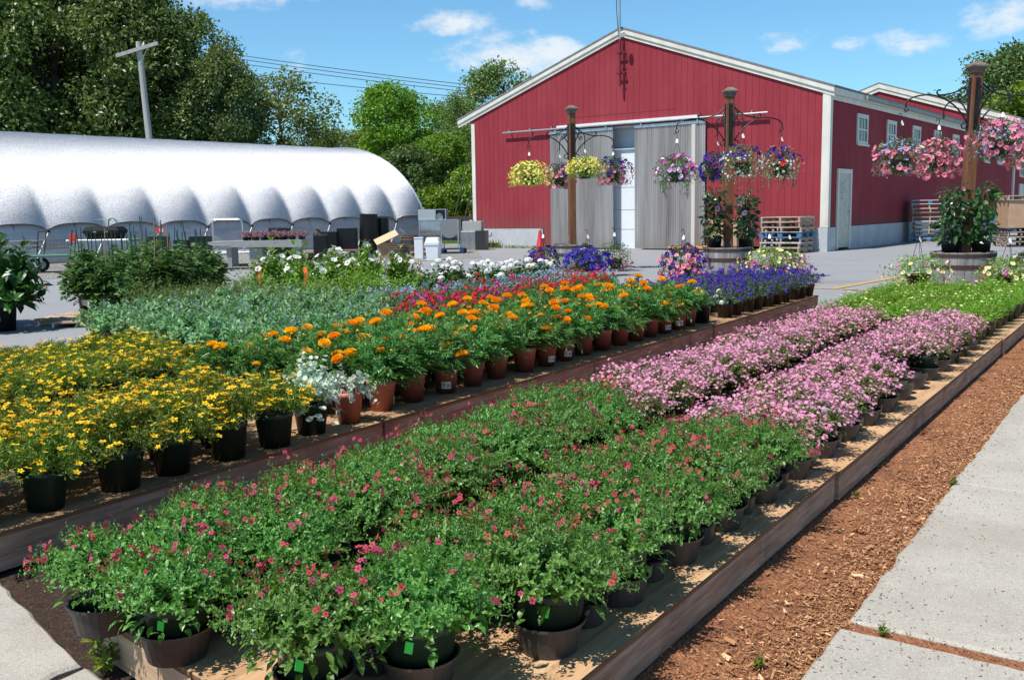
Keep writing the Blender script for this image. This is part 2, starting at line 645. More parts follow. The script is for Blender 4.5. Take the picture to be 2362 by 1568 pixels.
def woodmat(name, c1, c2, c3, stretch=(1, 1, 1), scale=14, bump=.3, rough=.75, dirt=None):
    k = N(name)
    c = k.ramp(k.noise(scale, stretch, 7, .68), [(.28, c1), (.5, c2), (.72, c3)])
    if dirt:
        c = k.mix(c, dirt, k.ramp(k.noise(3.5, det=7, rough=.72), [(.52, 0.), (.74, .75)]))
    k.color(c)
    k.bump(k.noise(scale * 2, stretch, 5), bump, .008)
    return k.set(rough, spec=.25)


PLY = woodmat('plywood', (.30, .155, .075), (.52, .32, .175), (.64, .44, .27), (1, .06, 1), 22, .25, .75, (.2, .13, .08))
PLYOLD = woodmat('weathered_plywood', (.24, .14, .075), (.39, .235, .125), (.50, .33, .19), (1, .1, 1), 16, .25, .8, (.13, .09, .065))
PLYEDGE = woodmat('plywood_edge', (.10, .05, .03), (.2, .11, .06), (.30, .18, .1), (.3, .3, 12), 20, .5)
BOARDW = woodmat('weathered_board', (.21, .125, .085), (.38, .25, .18), (.55, .41, .325), (.35, .35, 5), 9, .5, .9, (.065, .045, .038))
LUMBER = woodmat('pale_lumber', (.36, .24, .14), (.50, .36, .23), (.62, .47, .32), (.35, .35, 5), 10, .3)
PALW = woodmat('pallet_wood', (.28, .2, .14), (.46, .35, .26), (.60, .48, .37), (.8, .8, .8), 9, .4, .85, (.2, .15, .12))
PALG = woodmat('grey_pallet_wood', (.18, .14, .12), (.33, .27, .23), (.46, .39, .34), (.8, .8, .8), 9, .4, .85)
PALWHITE = mat('white_washed_wood', (.68, .68, .66), .7, var=(.5, .49, .47), vscale=8)
PALBLUE = mat('blue_pallet_paint', (.035, .18, .40), .7, var=(.07, .15, .26), vscale=9)
CARDB = mat('cardboard', (.47, .30, .19), .85, var=(.40, .245, .15), vscale=5)
CEDAR = woodmat('cedar_post', (.125, .050, .026), (.19, .080, .042), (.26, .12, .066), (1.2, 1.2, .12), 13, .35, .7, (.12, .06, .04))
CEDARG = woodmat('greyed_cedar_cap', (.10, .075, .06), (.18, .14, .115), (.27, .22, .18), (1, 1, 1), 20, .3)

k = N('grey_barrel_staves')
c = k.ramp(k.noise(9, (1, 1, .12), 7, .7), [(.28, (.13, .12, .115)), (.5, (.30, .29, .285)), (.75, (.47, .46, .455))])
c = k.mix(c, (.10, .085, .075), k.ramp(k.noise(4, det=6, rough=.75), [(.55, 0.), (.75, .7)]))
k.color(c)
k.bump(k.noise(18, (1, 1, .1), 5), .5, .01)
STAVES = k.set(.85, spec=.25)
DARKSTAVE = mat('dark_barrel_stain', (.045, .042, .045), .6, var=(.028, .024, .024), vscale=12, vstretch=(1, 1, .1))
RUST = mat('rusty_hoop', (.085, .04, .03), .8, var=(.05, .028, .024), vscale=30)
COPPERH = mat('brown_hoop', (.17, .085, .05), .6)

POTGREEN = mat('dark_green_plastic', (.010, .032, .022), .4, spec=.45, var=(.016, .042, .03), vscale=20)
POTBLACK = mat('black_plastic', (.012, .012, .013), .42, spec=.45, var=(.022, .021, .02), vscale=25)
CARRIER = mat('brown_black_tray_plastic', (.035, .030, .029), .45, spec=.5, var=(.06, .05, .045), vscale=16)
TERRA = mat('terracotta_plastic', (.46, .165, .125), .5, var=(.40, .13, .095), vscale=14)
POTSOIL = mat('potting_soil', (.03, .02, .014), .95, var=(.012, .009, .007), vscale=90, bump=.8, bscale=120)
NEON = mat('neon_green_sticker', (.04, .75, .10), .5)
NEONINK = mat('sticker_print', (.02, .30, .05), .5)
PAPER = mat('white_plastic_tag', (.78, .79, .78), .45)
TAGPIC = mat('tag_picture', (.20, .10, .07), .5, var=(.45, .3, .05), vscale=60)
TAGYEL = mat('tag_yellow', (.75, .48, .03), .5)
BARCODE = mat('tag_print', (.05, .05, .06), .5)
ORANGE = mat('orange_ribbon', (.85, .17, .025), .5)
BAMBOO = mat('green_stake', (.012, .07, .045), .5)
CANE = mat('bamboo_cane', (.33, .22, .09), .6)
CONE = mat('red_cone_plastic', (.50, .02, .025), .45, var=(.42, .02, .025), vscale=6)
ORANGEPAL = mat('orange_board', (.80, .27, .06), .6, var=(.62, .2, .05), vscale=5)
BINW = mat('white_bin_plastic', (.74, .78, .82), .4)
CARTGREY = mat('grey_cart_plastic', (.31, .32, .30), .55, var=(.25, .26, .245), vscale=6)
RUBBER = mat('black_rubber', (.015, .015, .016), .7)
ALUM = mat('aluminium_tube', (.66, .67, .67), .3, .9)
BROWNTUBE = mat('brown_tube', (.085, .06, .05), .55)
SIGNRED = mat('red_sign_face', (.72, .05, .03), .45)
GREENHOSE = mat('green_hose', (.015, .22, .14), .4)
POLEW = woodmat('silver_grey_pole', (.27, .265, .255), (.40, .39, .38), (.52, .51, .50), (1, 1, .08), 8, .3)
WIRE = mat('cable', (.035, .05, .08), .6)
BARK = mat('bark', (.085, .068, .055), .9, var=(.04, .032, .027), vscale=7, vstretch=(1, 1, .25))
BARKPALE = mat('pale_bark', (.24, .22, .19), .9, var=(.13, .115, .10), vscale=7, vstretch=(1, 1, .25))
STEM = mat('green_stem', (.07, .13, .03), .6)
STEMB = mat('woody_stem', (.10, .06, .035), .7)
SKIRT = mat('grey_film', (.56, .575, .61), .38, 0, .6, var=(.40, .42, .46), vscale=1.3, vstretch=(1, .5, 3), bump=.35, bscale=1.6)
ROPE = mat('white_rope', (.72, .72, .72), .5)

k = N('silver_shade_cloth')
n1 = k.noise(46, (1, .55, 1.1), 4, .75)
c = k.ramp(n1, [(.33, (.27, .29, .34)), (.5, (.50, .52, .56)), (.66, (.80, .82, .85))])
c = k.mix(c, (.70, .72, .77), k.ramp(k.noise(3.0, (1, .35, 1), 5, .7), [(.42, .18), (.62, 0.)]))
k.color(c)
k.bump(k.noise(40, (.6, 1.1, .6), 5, .8), .55, .035)
tg_ = k.t.nodes.new('ShaderNodeTangent')
tg_.direction_type = 'RADIAL'
tg_.axis = 'Y'
k.link(tg_.outputs[0], k.b.inputs['Tangent'])
k.b.inputs['Anisotropic'].default_value = .92        # silver threads knitted round the hoops
k.b.inputs['Anisotropic Rotation'].default_value = .25
CLOTH = k.set(.64, .90, .6)

# foliage
LF_DIA = leafmat('coral_plant_leaf', (.055, .165, .030), (.145, .335, .064), (.31, .48, .17), .32, .36, .45)
LF_PINK = leafmat('pink_plant_leaf', (.10, .14, .034), (.20, .26, .07), None, .28, .45, .35)
LF_LIME = leafmat('lime_leaf', (.11, .25, .022), (.21, .39, .042), (.28, .47, .08), .3, .42, .4)
LF_BID = leafmat('feathery_leaf', (.08, .145, .020), (.17, .26, .038), (.26, .33, .06), .25, .5, .35)
LF_MAR = leafmat('marigold_leaf', (.05, .155, .034), (.125, .30, .07), (.22, .41, .14), .25, .38, .38)
LF_SAL = leafmat('greygreen_leaf', (.085, .205, .080), (.19, .35, .15), (.37, .51, .31), .25, .42, .4)
LF_SIL = leafmat('silver_leaf', (.36, .45, .35), (.60, .67, .55), None, .2, .6, .3)
LF_TOM = leafmat('tomato_leaf', (.040, .095, .024), (.10, .185, .05), (.19, .29, .10), .25, .5, .3)
LF_BIG = leafmat('broad_dark_leaf', (.020, .065, .014), (.045, .125, .022), (.10, .21, .03), .25, .28, .55)
LF_BAS = leafmat('basil_leaf', (.09, .20, .024), (.18, .33, .05), (.26, .42, .09), .3, .45, .35)
LF_FIN = leafmat('fine_olive_leaf', (.07, .12, .03), (.14, .20, .055), None, .25, .5, .35)
LF_GER = leafmat('geranium_leaf', (.04, .10, .020), (.085, .18, .032), None, .25, .5, .35)
LF_MAN = leafmat('glossy_vine_leaf', (.05, .13, .018), (.14, .27, .03), (.27, .40, .06), .3, .3, .5)
LF_VINE = leafmat('dark_vine_leaf', (.018, .055, .018), (.04, .10, .028), (.09, .18, .035), .22, .25, .6)
LF_PUR = leafmat('verbena_leaf', (.045, .09, .045), (.10, .16, .085), None, .22, .5, .4)
LF_BSK = leafmat('petunia_leaf', (.04, .09, .02), (.09, .16, .035), (.16, .24, .06), .25, .5, .35)
LF_WHT = leafmat('cream_edged_leaf', (.06, .11, .03), (.20, .27, .10), (.62, .65, .48), .25, .5, .35)
LF_NEM = leafmat('purple_bronze_leaf', (.09, .045, .045), (.40, .22, .24), (.78, .52, .56), .2, .5, .35)
LF_WEED = leafmat('weed_leaf', (.10, .16, .02), (.17, .24, .04), (.3, .3, .05), .3, .5, .35)
LF_T1 = leafmat('dark_tree_leaf', (.05, .098, .022), (.155, .23, .056), (.33, .40, .17), .25, .40, .45)
LF_T2 = leafmat('mid_tree_leaf', (.09, .145, .032), (.20, .29, .07), (.30, .38, .14), .25, .45, .4)
LF_T3 = leafmat('bright_tree_leaf', (.085, .175, .018), (.18, .32, .034), (.26, .40, .07), .3, .45, .4)
LF_T4 = leafmat('evergreen_leaf', (.052, .11, .028), (.13, .22, .06), (.21, .30, .10), .25, .45, .4)

P_CORAL = petalmat('coral_petal', (.36, .035, .075), (.58, .085, .14))
P_DARKEYE = petalmat('dark_red_eye', (.14, .008, .015), (.2, .012, .02))
P_PINK = petalmat('pink_petal', (.62, .20, .38), (.82, .42, .58))
P_YEL = petalmat('yellow_petal', (.86, .50, .012), (.96, .66, .035))
P_YELC = petalmat('amber_centre', (.42, .20, .01), (.5, .25, .02))
P_MAR = petalmat('orange_petal', (.97, .42, .007), (1.0, .56, .022))
P_CREAM = petalmat('cream_petal', (.76, .72, .30), (.85, .82, .48))
P_PALEY = petalmat('pale_yellow_petal', (.82, .68, .14), (.90, .80, .28))
P_AMBER = petalmat('apricot_petal', (.80, .46, .06), (.88, .62, .16))
P_RED = petalmat('crimson_petal', (.52, .012, .035), (.70, .03, .07))
P_MAG = petalmat('magenta_petal', (.48, .02, .22), (.66, .06, .36))
P_LOB = petalmat('pale_blue_petal', (.22, .30, .62), (.42, .50, .78))
P_PUR = petalmat('violet_petal', (.055, .022, .30), (.10, .045, .44))
P_DPUR = petalmat('deep_purple_petal', (.045, .012, .20), (.08, .022, .33))
P_ROSE = petalmat('rose_petal', (.70, .16, .27), (.84, .32, .42))
P_LILAC = petalmat('lilac_petal', (.55, .24, .58), (.74, .50, .74))
P_WHITE = petalmat('white_petal', (.76, .76, .74), (.86, .86, .84))
P_SPIKE = petalmat('grey_blue_spike', (.22, .27, .42), (.36, .40, .55))
P_PEACH = petalmat('peach_petal', (.72, .28, .20), (.82, .42, .32))
P_SCAR = petalmat('scarlet_petal', (.62, .01, .012), (.74, .03, .025))

# ================================================================== leaf and flower templates (local +y = length, +z = up)
LEAF_T = np.array([(0, 0, 0), (.32, .28, .07), (-.32, .28, .07), (0, .34, 0), (.34, .60, .05), (-.34, .60, .05), (0, .66, -.02), (0, 1, -.14)])
LEAF_F = np.array([(0, 1, 3, 2), (3, 1, 4, 6), (2, 3, 6, 5), (6, 4, 7, 5)])
LANCE_T = np.array([(0, 0, 0), (.5, .45, .05), (0, .5, -.01), (-.5, .45, .05), (0, 1, -.16)])
LANCE_F = np.array([(0, 1, 2), (0, 2, 3), (1, 4, 2), (2, 4, 3)])
CARD_T = np.array([(0, 0, 0), (.5, .5, .1), (0, 1, -.12), (-.5, .5, .1)])
CARD_F = np.array([(0, 1, 2), (0, 2, 3)])
THREAD_T = np.array([(-.5, 0, 0), (.5, 0, 0), (.3, 1, -.1), (-.3, 1, -.1)])
THREAD_F = np.array([(0, 1, 2, 3)])
ROUND_T = np.array([(0, 0, 0), (.42, .12, .06), (.55, .5, .08), (.36, .88, .03), (0, 1, -.03), (-.36, .88, .03), (-.55, .5, .08), (-.42, .12, .06), (0, .5, -.03)])
ROUND_F = np.array([(0, 1, 8), (1, 2, 8), (2, 3, 8), (3, 4, 8), (4, 5, 8), (5, 6, 8), (6, 7, 8), (7, 0, 8)])


def star(n, inner=.35, cup=.12, notch=.5, z0=0.):
    """open flower facing +y: n petals, unit radius; returns petals and a centre"""
    V, F = [], []
    for i in range(n):
        a = 2 * pi * i / n
        w = pi / n * .92
        def p(r, an, y):
            return (r * cos(an), y, r * sin(an))
        b = len(V)
        V += [(0, z0, 0), p(.62, a - w * .95, cup * .6), p(1, a - w * notch, cup), p(1, a + w * notch, cup), p(.62, a + w * .95, cup * .6)]
        F.append((b, b + 1, b + 2, b + 3, b + 4))
    C = [(.25 * cos(2 * pi * i / 6), cup * .5 + .06, .25 * sin(2 * pi * i / 6)) for i in range(6)]
    return np.array(V), np.array(F), np.array(C), np.array([(0, 1, 2, 3, 4, 5)])


def funnel(n=10, depth=.75):
    """trumpet flower opening towards +y"""
    V, F = [(0, -depth, 0)], []
    rings = ((.16, -.35 * depth), (.42, -.05), (1., .10))
    for q, (r, y) in enumerate(rings):
        for i in range(n):
            a = 2 * pi * i / n
            rr = r * (1 - (.13 if (i % 2 and q == 2) else 0))
            V.append((rr * cos(a), y - (.07 if (i % 2 and q == 2) else 0), rr * sin(a)))
    for q in range(2):
        for i in range(n):
            j = (i + 1) % n
            F.append((1 + q * n + i, 1 + q * n + j, 1 + (q + 1) * n + j, 1 + (q + 1) * n + i))
    F2 = [(0, 1 + (i + 1) % n, 1 + i, 1 + i) for i in range(n)]
    return np.array(V), np.array(F)


STAR5 = star(5)
STAR4 = star(4)
DIA = star(5, cup=.05, notch=.55)
BID = star(5, cup=.18, notch=.28)
FUN = funnel()
FUN5 = funnel(10, 1.5)


def nrm(a):
    return a / (np.linalg.norm(a, axis=-1, keepdims=True) + 1e-9)


def rdir(n, r, zmin=-1.):
    z = r.uniform(zmin, 1, n)
    a = r.uniform(0, 2 * pi, n)
    s = np.sqrt(1 - z * z)
    return np.stack([s * np.cos(a), s * np.sin(a), z], 1)


def stems(r, n, Rr, H, z0, base=.25, droop=.0, jitter=.12, rim=.45):
    """curved stems from the pot: returns base, control and tip points"""
    rad = np.sqrt(r.uniform(0, 1, n))
    a = r.uniform(0, 2 * pi, n)
    tip = np.stack([Rr * rad * np.cos(a), Rr * rad * np.sin(a), z0 + H * (1 - rim * rad ** 2.2) * (1 + r.normal(0, jitter, n)) - droop * rad ** 3], 1)
    b = np.stack([tip[:, 0] * base, tip[:, 1] * base, np.full(n, z0)], 1)
    c = np.stack([tip[:, 0] * .62, tip[:, 1] * .62, z0 + (tip[:, 2] - z0) * .62 + .02], 1)
    return b, c, tip


def along(b, c, t, s):
    s = s[:, None]
    p = (1 - s) ** 2 * b + 2 * s * (1 - s) * c + s ** 2 * t
    d = 2 * (1 - s) * (c - b) + 2 * s * (t - c)
    return p, nrm(d)


def leafy(g, r, st, per, T, F, lw, ll, s0=.25, s1=1., spread=.75, up=.35, mat=0, top_small=.5, pairs=True):
    """leaves along stems; each leaf leans away from its stem"""
    b, c, t = st
    n = len(b)
    idx = np.repeat(np.arange(n), per)
    s = np.tile(np.linspace(s0, s1, per), n) + r.uniform(-.04, .04, n * per)
    s = np.clip(s, 0, 1.02)
    p, d = along(b[idx], c[idx], t[idx], s)
    a = r.uniform(0, 2 * pi, n)[idx] + np.tile(np.arange(per) * 2.4, n)
    ref = np.tile(np.array([[.3, .2, 1.]]), (len(p), 1))
    X = nrm(np.cross(d, ref))
    Y = np.cross(d, X)
    side = np.cos(a)[:, None] * X + np.sin(a)[:, None] * Y
    sc_ = (1 - (1 - top_small) * np.clip((s - .5) / .5, 0, 1)) * r.uniform(.7, 1.2, len(p))
    for sgn in ((1, -1) if pairs else (1,)):
        D = nrm(side * sgn * spread + d * .45 + np.array([0, 0, up]) + r.normal(0, .2, (len(p), 3)))
        U = nrm(d + r.normal(0, .25, (len(p), 3)) + np.array([0, 0, .6]))
        scatter(g, T, F, p, D, U, lw * sc_, ll * sc_, mat=mat)


def stemtubes(g, st, r0=.0022, mat=0, seg=3, n=3):
    b, c, t = st
    s = np.linspace(0, 1, seg + 1)
    for i in range(len(b)):
        P = np.array([(1 - q) ** 2 * b[i] + 2 * q * (1 - q) * c[i] + q * q * t[i] for q in s])
        tube(g, P, np.linspace(r0, r0 * .5, seg + 1), n, mat, cap=False)


def blooms(g, tmpl, P, D, size, r, m0=0, m1=1):
    V, F, C, CF = tmpl
    U = nrm(np.array([[0.1, .2, 1.]]) + r.normal(0, .4, (len(P), 3)))
    scatter(g, V, F, P, D, U, size, size, mat=m0)
    if m1 is not None:
        scatter(g, C, CF, P, D, U, size, size, mat=m1)


def trumpets(g, tmpl, P, D, size, r, m=0):
    V, F = tmpl
    U = nrm(r.normal(0, 1, (len(P), 3)))
    scatter(g, V, F, P, D, U, size, size, mat=m)


def cluster(g, r, P, D, rad, nflo, fsize, m0=0, m1=None, tmpl=None):
    """a domed flower head of small florets"""
    tmpl = tmpl or STAR5
    Q, N_ = [], []
    for p, d in zip(P, D):
        v = rdir(nflo, r)
        v = nrm(v + d * .8)
        Q.append(p + v * rad * np.array([1, 1, .75]))
        N_.append(v)
    blooms(g, tmpl, np.concatenate(Q), np.concatenate(N_), fsize * r.uniform(.8, 1.15, len(P) * nflo), r, m0, m1)


def pompom(g, r, p, d, R0, m=0):
    """double marigold head: rings of ruffled petals on a dome"""
    P, D = [], []
    for th, n in ((.15, 5), (.45, 10), (.75, 14), (1.05, 17), (1.4, 20), (1.75, 20)):
        for i in range(n):
            a = 2 * pi * i / n + th * 7
            P.append((sin(th) * cos(a), sin(th) * sin(a), cos(th) * .62))
            D.append((sin(th) * cos(a), sin(th) * sin(a), cos(th) + .3))
    P, D = np.array(P), nrm(np.array(D))
    d = d / np.linalg.norm(d)
    X = np.cross(d, [0, 1, .01])
    X /= np.linalg.norm(X)
    Y = np.cross(d, X)
    M = np.stack([X, Y, d], 1)
    P2 = P * R0 * .8 @ M.T + p
    D2 = D @ M.T
    n = len(P2)
    T = np.array([(-.5, -.4, 0), (.5, -.4, 0), (.62, .75, .12), (0, .95, -.12), (-.62, .75, .12)])
    scatter(g, T, np.array([(0, 1, 2, 3, 4)]), P2, D2 + r.normal(0, .12, (n, 3)), np.tile(d, (n, 1)) + r.normal(0, .3, (n, 3)), R0 * .34, R0 * .30, mat=m)


def pot_geo(rt, rb, h, rim=.025, n=22, z0=0.):
    g = Geo()
    lathe(g, [(rb * .96, z0 + .006), (rb, z0), (rb + (rt - rb) * .82, z0 + h - rim), (rt, z0 + h - rim * .95), (rt * 1.01, z0 + h), (rt * .95, z0 + h), (rt * .93, z0 + h - rim), (rb * .92, z0 + .02)], n, mat=0, cap0=True)
    return g


def soil_geo(r_, z):
    g = Geo()
    lathe(g, [(.001, z + .006), (r_ * .6, z + .004), (r_, z)], 12)
    return g


class Proto:
    """one kind of potted plant: lists of meshes per part, several variants"""
    def __init__(self, parts, kind='potted_plant'):
        self.kind = kind
        self.parts = parts          # list of variants; each a list of (part name, mesh, z)

    def place(self, name, label, cat, loc, group=None, var=None, rz=None, scale=1., lean=.0):
        v = self.parts[random.randrange(len(self.parts)) if var is None else var % len(self.parts)]
        t = thing(self.kind if name == 'potted_plant' else name, label, cat, loc, random.uniform(0, 6.28) if rz is None else rz, group)
        if scale != 1.:
            t.scale = (scale, scale, scale)
        if lean:
            t.rotation_euler = (random.uniform(-lean, lean), random.uniform(-lean, lean), t.rotation_euler[2])
        ref = {}
        for nm, me, par in v:
            o = bpy.data.objects.new(nm, me)
            COL.objects.link(o)
            o.parent = ref.get(par, t)
            ref.setdefault(nm, o)
        return t


def part(nm, g, mats, par=None, smooth=False):
    return (nm, g.mesh(nm, mats, smooth), par)


# ================================================================== SETTING: ground, paving
def sheet(name, pts, z, m, kind='structure', label=None, sub=0):
    g = Geo()
    g.add([(x, y, z) for x, y in pts], [tuple(range(len(pts)))])
    o = g.build(name, m)
    return tag(o, kind=kind)


def uvpoly(pts):
    return [UV(u, v)[:2] for u, v in pts]


sheet('ground', [(-900, -300), (900, -300), (900, 1500), (-900, 1500)], -.02, GRASSG)
sheet('asphalt_lot', [(-9, -6), (30, -8), (60, 60), (25, 70), (2.2, 38), (-3.2, 39.5), (-9.5, 29), (-22, 12)], -.008, ASPHALT)
sheet('gravel_strip', [(-11.5, 20.2), (-7.2, 21.2), (-4.6, 24.6), (-1.9, 25.6), (-.8, 27), (-1.2, 34.2), (-3.4, 40.8), (-22, 17.5), (-24, 12)], -.003, GRAVEL)
# mulch bed in and beside the benches
sheet('mulch_bed', uvpoly([(-.68, -.5), (-.70, 8), (-.72, 10.3), (-1.0, 11.2), (-1.6, 14.4), (-3.3, 14.4), (-3.6, 11.6), (-3.7, 6), (-3.6, 2.9), (-2.95, 2.3), (-2.5, 1.5), (-2.3, -.5)]), .002, MULCH)
sheet('dirt_patch', uvpoly([(-2.2, 1.0), (-2.35, 2.05), (-2.8, 2.75), (-3.6, 3.1), (-5.2, 3.0), (-6.2, 1.2)]), .0055, DIRT)


def slab(name, pts, z0, z1):
    """concrete slab with a slightly ragged rim"""
    g = Geo()
    rr = np.random.default_rng(int(abs(pts[0][0] * 1000)) % 9999)
    P = []
    for i in range(len(pts)):
        a, b = np.array(pts[i], float), np.array(pts[(i + 1) % len(pts)], float)
        L = np.linalg.norm(b - a)
        n = max(1, int(L / .06))
        nn = np.array([b[1] - a[1], a[0] - b[0]]) / L
        for q in range(n):
            j = 0 if q == 0 else rr.normal(0, .004)
            P.append(a + (b - a) * q / n + nn * j)
    n = len(P)
    c = np.mean(P, axis=0)
    In = [p + (c - p) / np.linalg.norm(c - p) * .012 for p in P]
    V = [(p[0], p[1], z0) for p in P] + [(p[0], p[1], z1 - .008) for p in P] + [(p[0], p[1], z1) for p in In]
    F = [(q * n + i, q * n + (i + 1) % n, (q + 1) * n + (i + 1) % n, (q + 1) * n + i) for q in range(2) for i in range(n)]
    g.add(V, F)
    g.add(V[2 * n:], [tuple(range(n))])
    return tag(g.build(name, CONCRETE), kind='structure')


sheet('joint_mulch', uvpoly([(-.72, 2.72), (.86, 2.68), (.86, 2.82), (-.72, 2.88)]), .011, MULCH)
joints = [-.6, 1.1, 2.80, 4.55, 6.02, 7.6, 9.2, 10.8]
for i in range(len(joints) - 1):
    a, b = joints[i], joints[i + 1]
    ga = .040 if abs(a - 2.80) < .01 else .008
    gb = .030 if abs(b - 2.80) < .01 else .008
    sk = .04
    slab('sidewalk', uvpoly([(-.73 + random.uniform(-.008, .008), a + ga), (.85, a + ga - sk), (.85, b - gb - sk), (-.73 + random.uniform(-.008, .008), b - gb)]), -.03, .022)
slab('sidewalk', uvpoly([(-2.3, .3), (-2.26, 1.40), (-2.42, 1.43), (-2.44, .3)][::-1]), -.03, .016)
slab('sidewalk', uvpoly([(-2.46, .3), (-2.44, 1.42), (-2.75, 1.50), (-3.1, 1.585), (-3.5, 1.70), (-4.4, 1.98), (-4.6, .3)]), -.03, .022)

# painted parking lines
g = Geo()
def strip(g, a, b, w, z=.001):
    a, b = np.array(a, float), np.array(b, float)
    d = (b - a) / np.linalg.norm(b - a)
    n = np.array([-d[1], d[0]]) * w / 2
    g.add([(*(a - n), z), (*(b - n), z), (*(b + n), z), (*(a + n), z)], [(0, 1, 2, 3)])
strip(g, (4.95, 14.75), (7.6, 17.85), .13, .0005)
strip(g, (2.2, 16.9), (4.98, 14.66), .11, -.0015)
strip(g, (5.03, 14.60), (5.6, 14.0), .11, .0005)
tag(g.build('painted_line', YELLOWP), kind='structure')

# loose bark chips over the mulch (uncountable)
g = Geo()
n = 64000
uu = -.70 - np.abs(rng.normal(0, .16, n)) % .44
vv = .9 + 9.0 * rng.uniform(0, 1, n) ** 1.5
m2 = n // 7
uu[:m2] = rng.uniform(-3.4, -2.2, m2)
vv[:m2] = rng.uniform(1.5, 5.5, m2)
ok = ~((uu < -2.35) & (vv < 2.2))
uu, vv = uu[ok], vv[ok]
n = len(uu)
P = np.stack([uu * E2[0] + vv * E1[0], uu * E2[1] + vv * E1[1], .003 + rng.uniform(0, .012, n)], 1)
D = nrm(np.stack([rng.normal(0, 1, n), rng.normal(0, 1, n), rng.normal(0, .22, n)], 1))
U = nrm(np.stack([rng.normal(0, .35, n), rng.normal(0, .35, n), np.ones(n)], 1))
CH = np.array([(-.5, 0, 0), (.5, .05, 0), (.42, 1, .02), (-.3, .9, .03)])
s = rng.lognormal(math.log(.0088), .5, n)
scatter(g, CH, np.array([(0, 1, 2, 3)]), P, D, U, s * rng.uniform(.2, .45, n), s)
tag(g.build('mulch_chips', leafmat('bark_chip', (.17, .06, .028), (.50, .235, .125), (.74, .50, .31), 0, .8, .25, obj=0)), kind='stuff')
g = Geo()
n = 1500
uu, vv = -.73 + np.abs(rng.normal(0, .22, n)), rng.uniform(1.2, 8, n)
uu[:350], vv[:350] = rng.uniform(-.7, .85, 350), 2.79 + rng.normal(0, .05, 350)
uu[350:700] = -.73 + np.abs(rng.normal(0, .035, 350))
P = np.stack([uu * E2[0] + vv * E1[0], uu * E2[1] + vv * E1[1], np.full(n, .024)], 1)
D = nrm(np.stack([rng.normal(0, 1, n), rng.normal(0, 1, n), np.zeros(n)], 1))
scatter(g, CH, np.array([(0, 1, 2, 3)]), P, D, np.tile([[0, 0, 1.]], (n, 1)), rng.uniform(.0015, .004, n), rng.uniform(.004, .014, n))
tag(g.build('bark_crumbs', leafmat('dark_bark_crumb', (.09, .045, .025), (.30, .14, .075), None, 0, .9, .2, obj=0)), kind='stuff')

# ================================================================== BARN
barn = thing('red_barn', 'big red board barn with white gable trim and sliding fibreglass doors', 'barn', BARN0, BARNROT)
BW, BE, BP, BL = 12.55, 4.44, 6.64, 26.2      # width, eave, peak, length
cx = -BW / 2 - .27
g = Geo()
# front wall as pieces round the door opening (x -9.25..-3.7, z 0..3.85)
fy = 0.0
def wall(g, pts, y0=0, y1=.12):
    V = [(x, y0, z) for x, z in pts] + [(x, y1, z) for x, z in pts]
    n = len(pts)
    g.add(V, [tuple(range(n)), tuple(range(2 * n - 1, n - 1, -1))] + [(i, i + n, (i + 1) % n + n, (i + 1) % n) for i in range(n)])
def zroof(x):
    return BE + (BP - BE) * (1 - abs(x - cx) / (BW / 2)) if abs(x - cx) < BW / 2 + 1 else BE
XL, XR = -12.62, -.0
wall(g, [(XL, .66), (-9.60, .66), (-9.60, .10), (-9.28, .10), (-9.28, 3.86), (XL, 3.86)])
wall(g, [(-3.66, .12), (-1.85, .12), (-1.85, .66), (XR, .66), (XR, 3.86), (-3.66, 3.86)])
wall(g, [(XL, 3.86), (XR, 3.86), (XR, zroof(XR)), (cx, BP), (XL, zroof(XL))])
# side walls and back wall
box(g, -.12, 0.0, .12, BL, .66, 4.40)
box(g, XL, XL + .12, .12, BL, .66, 4.40)
g.build('siding_wall', SIDING, barn)
g = Geo()
# skirting of vertical boards right of the door's foot
box(g, -3.80, -3.662, -.012, .1, .02, 1.2)
g.build('door_jamb', SIDING, barn)
g = Geo()
box(g, XL - .02, -9.62, -.03, .16, -.05, .657)
box(g, -1.83, .03, -.03, .16, -.05, .657)
box(g, -.16, .03, .16, .66, -.05, .657)
box(g, -.16, .03, 1.92, BL, -.05, .657)
box(g, XL - .02, XL + .16, .16, BL, -.05, .657)
g.build('foundation', FOUND, barn)
# roof with overhang
g = Geo()
s_ = (BP - BE) / (BW / 2)
for sg in (1, -1):
    xo = cx + sg * (BW / 2 + .42)
    zo = BP - s_ * (BW / 2 + .42) + .16
    A = np.array([(cx, -.10, BP + .16), (cx, BL, BP + .16), (xo, BL, zo), (xo, -.10, zo)])
    V = np.concatenate([A, A + [0, 0, .05]])
    g.add(V, BOXF if sg < 0 else [f[::-1] for f in BOXF])
g.build('roof', SHINGLE, barn)
# rake fascia boards along the gable, eave fascia and soffit, corner boards
for sg in (1, -1):
    g = Geo()
    for y0, y1, dz0, dz1 in ((-.085, -.052, .02, .155), (-.049, -.003, -.09, .10)):
        xo = cx + sg * (BW / 2 + .40)
        zo = BP - s_ * (BW / 2 + .40)
        V = [(cx, y0, BP + dz0), (xo, y0, zo + dz0), (xo, y0, zo + dz1), (cx, y0, BP + dz1), (cx, y1, BP + dz0), (xo, y1, zo + dz0), (xo, y1, zo + dz1), (cx, y1, BP + dz1)]
        g.add(V, [(0, 1, 2, 3), (7, 6, 5, 4), (0, 4, 5, 1), (2, 6, 7, 3), (1, 5, 6, 2), (3, 7, 4, 0)])
    g.build('rake_board', TRIM, barn)
g = Geo()
xo = cx + BW / 2 + .40
zo = BP - s_ * (BW / 2 + .40)
box(g, xo - .03, xo, -.001, BL, zo - .03, zo + .15)
box(g, .002, xo - .032, -.001, BL, zo - .02, zo)
box(g, .036, .06, .0, BL, zo - .17, zo - .022)
g.build('eave_board', TRIM, barn)
g = Geo()
box(g, xo - .0, xo + .09, 2.6, BL - .1, zo + .02, zo + .13)
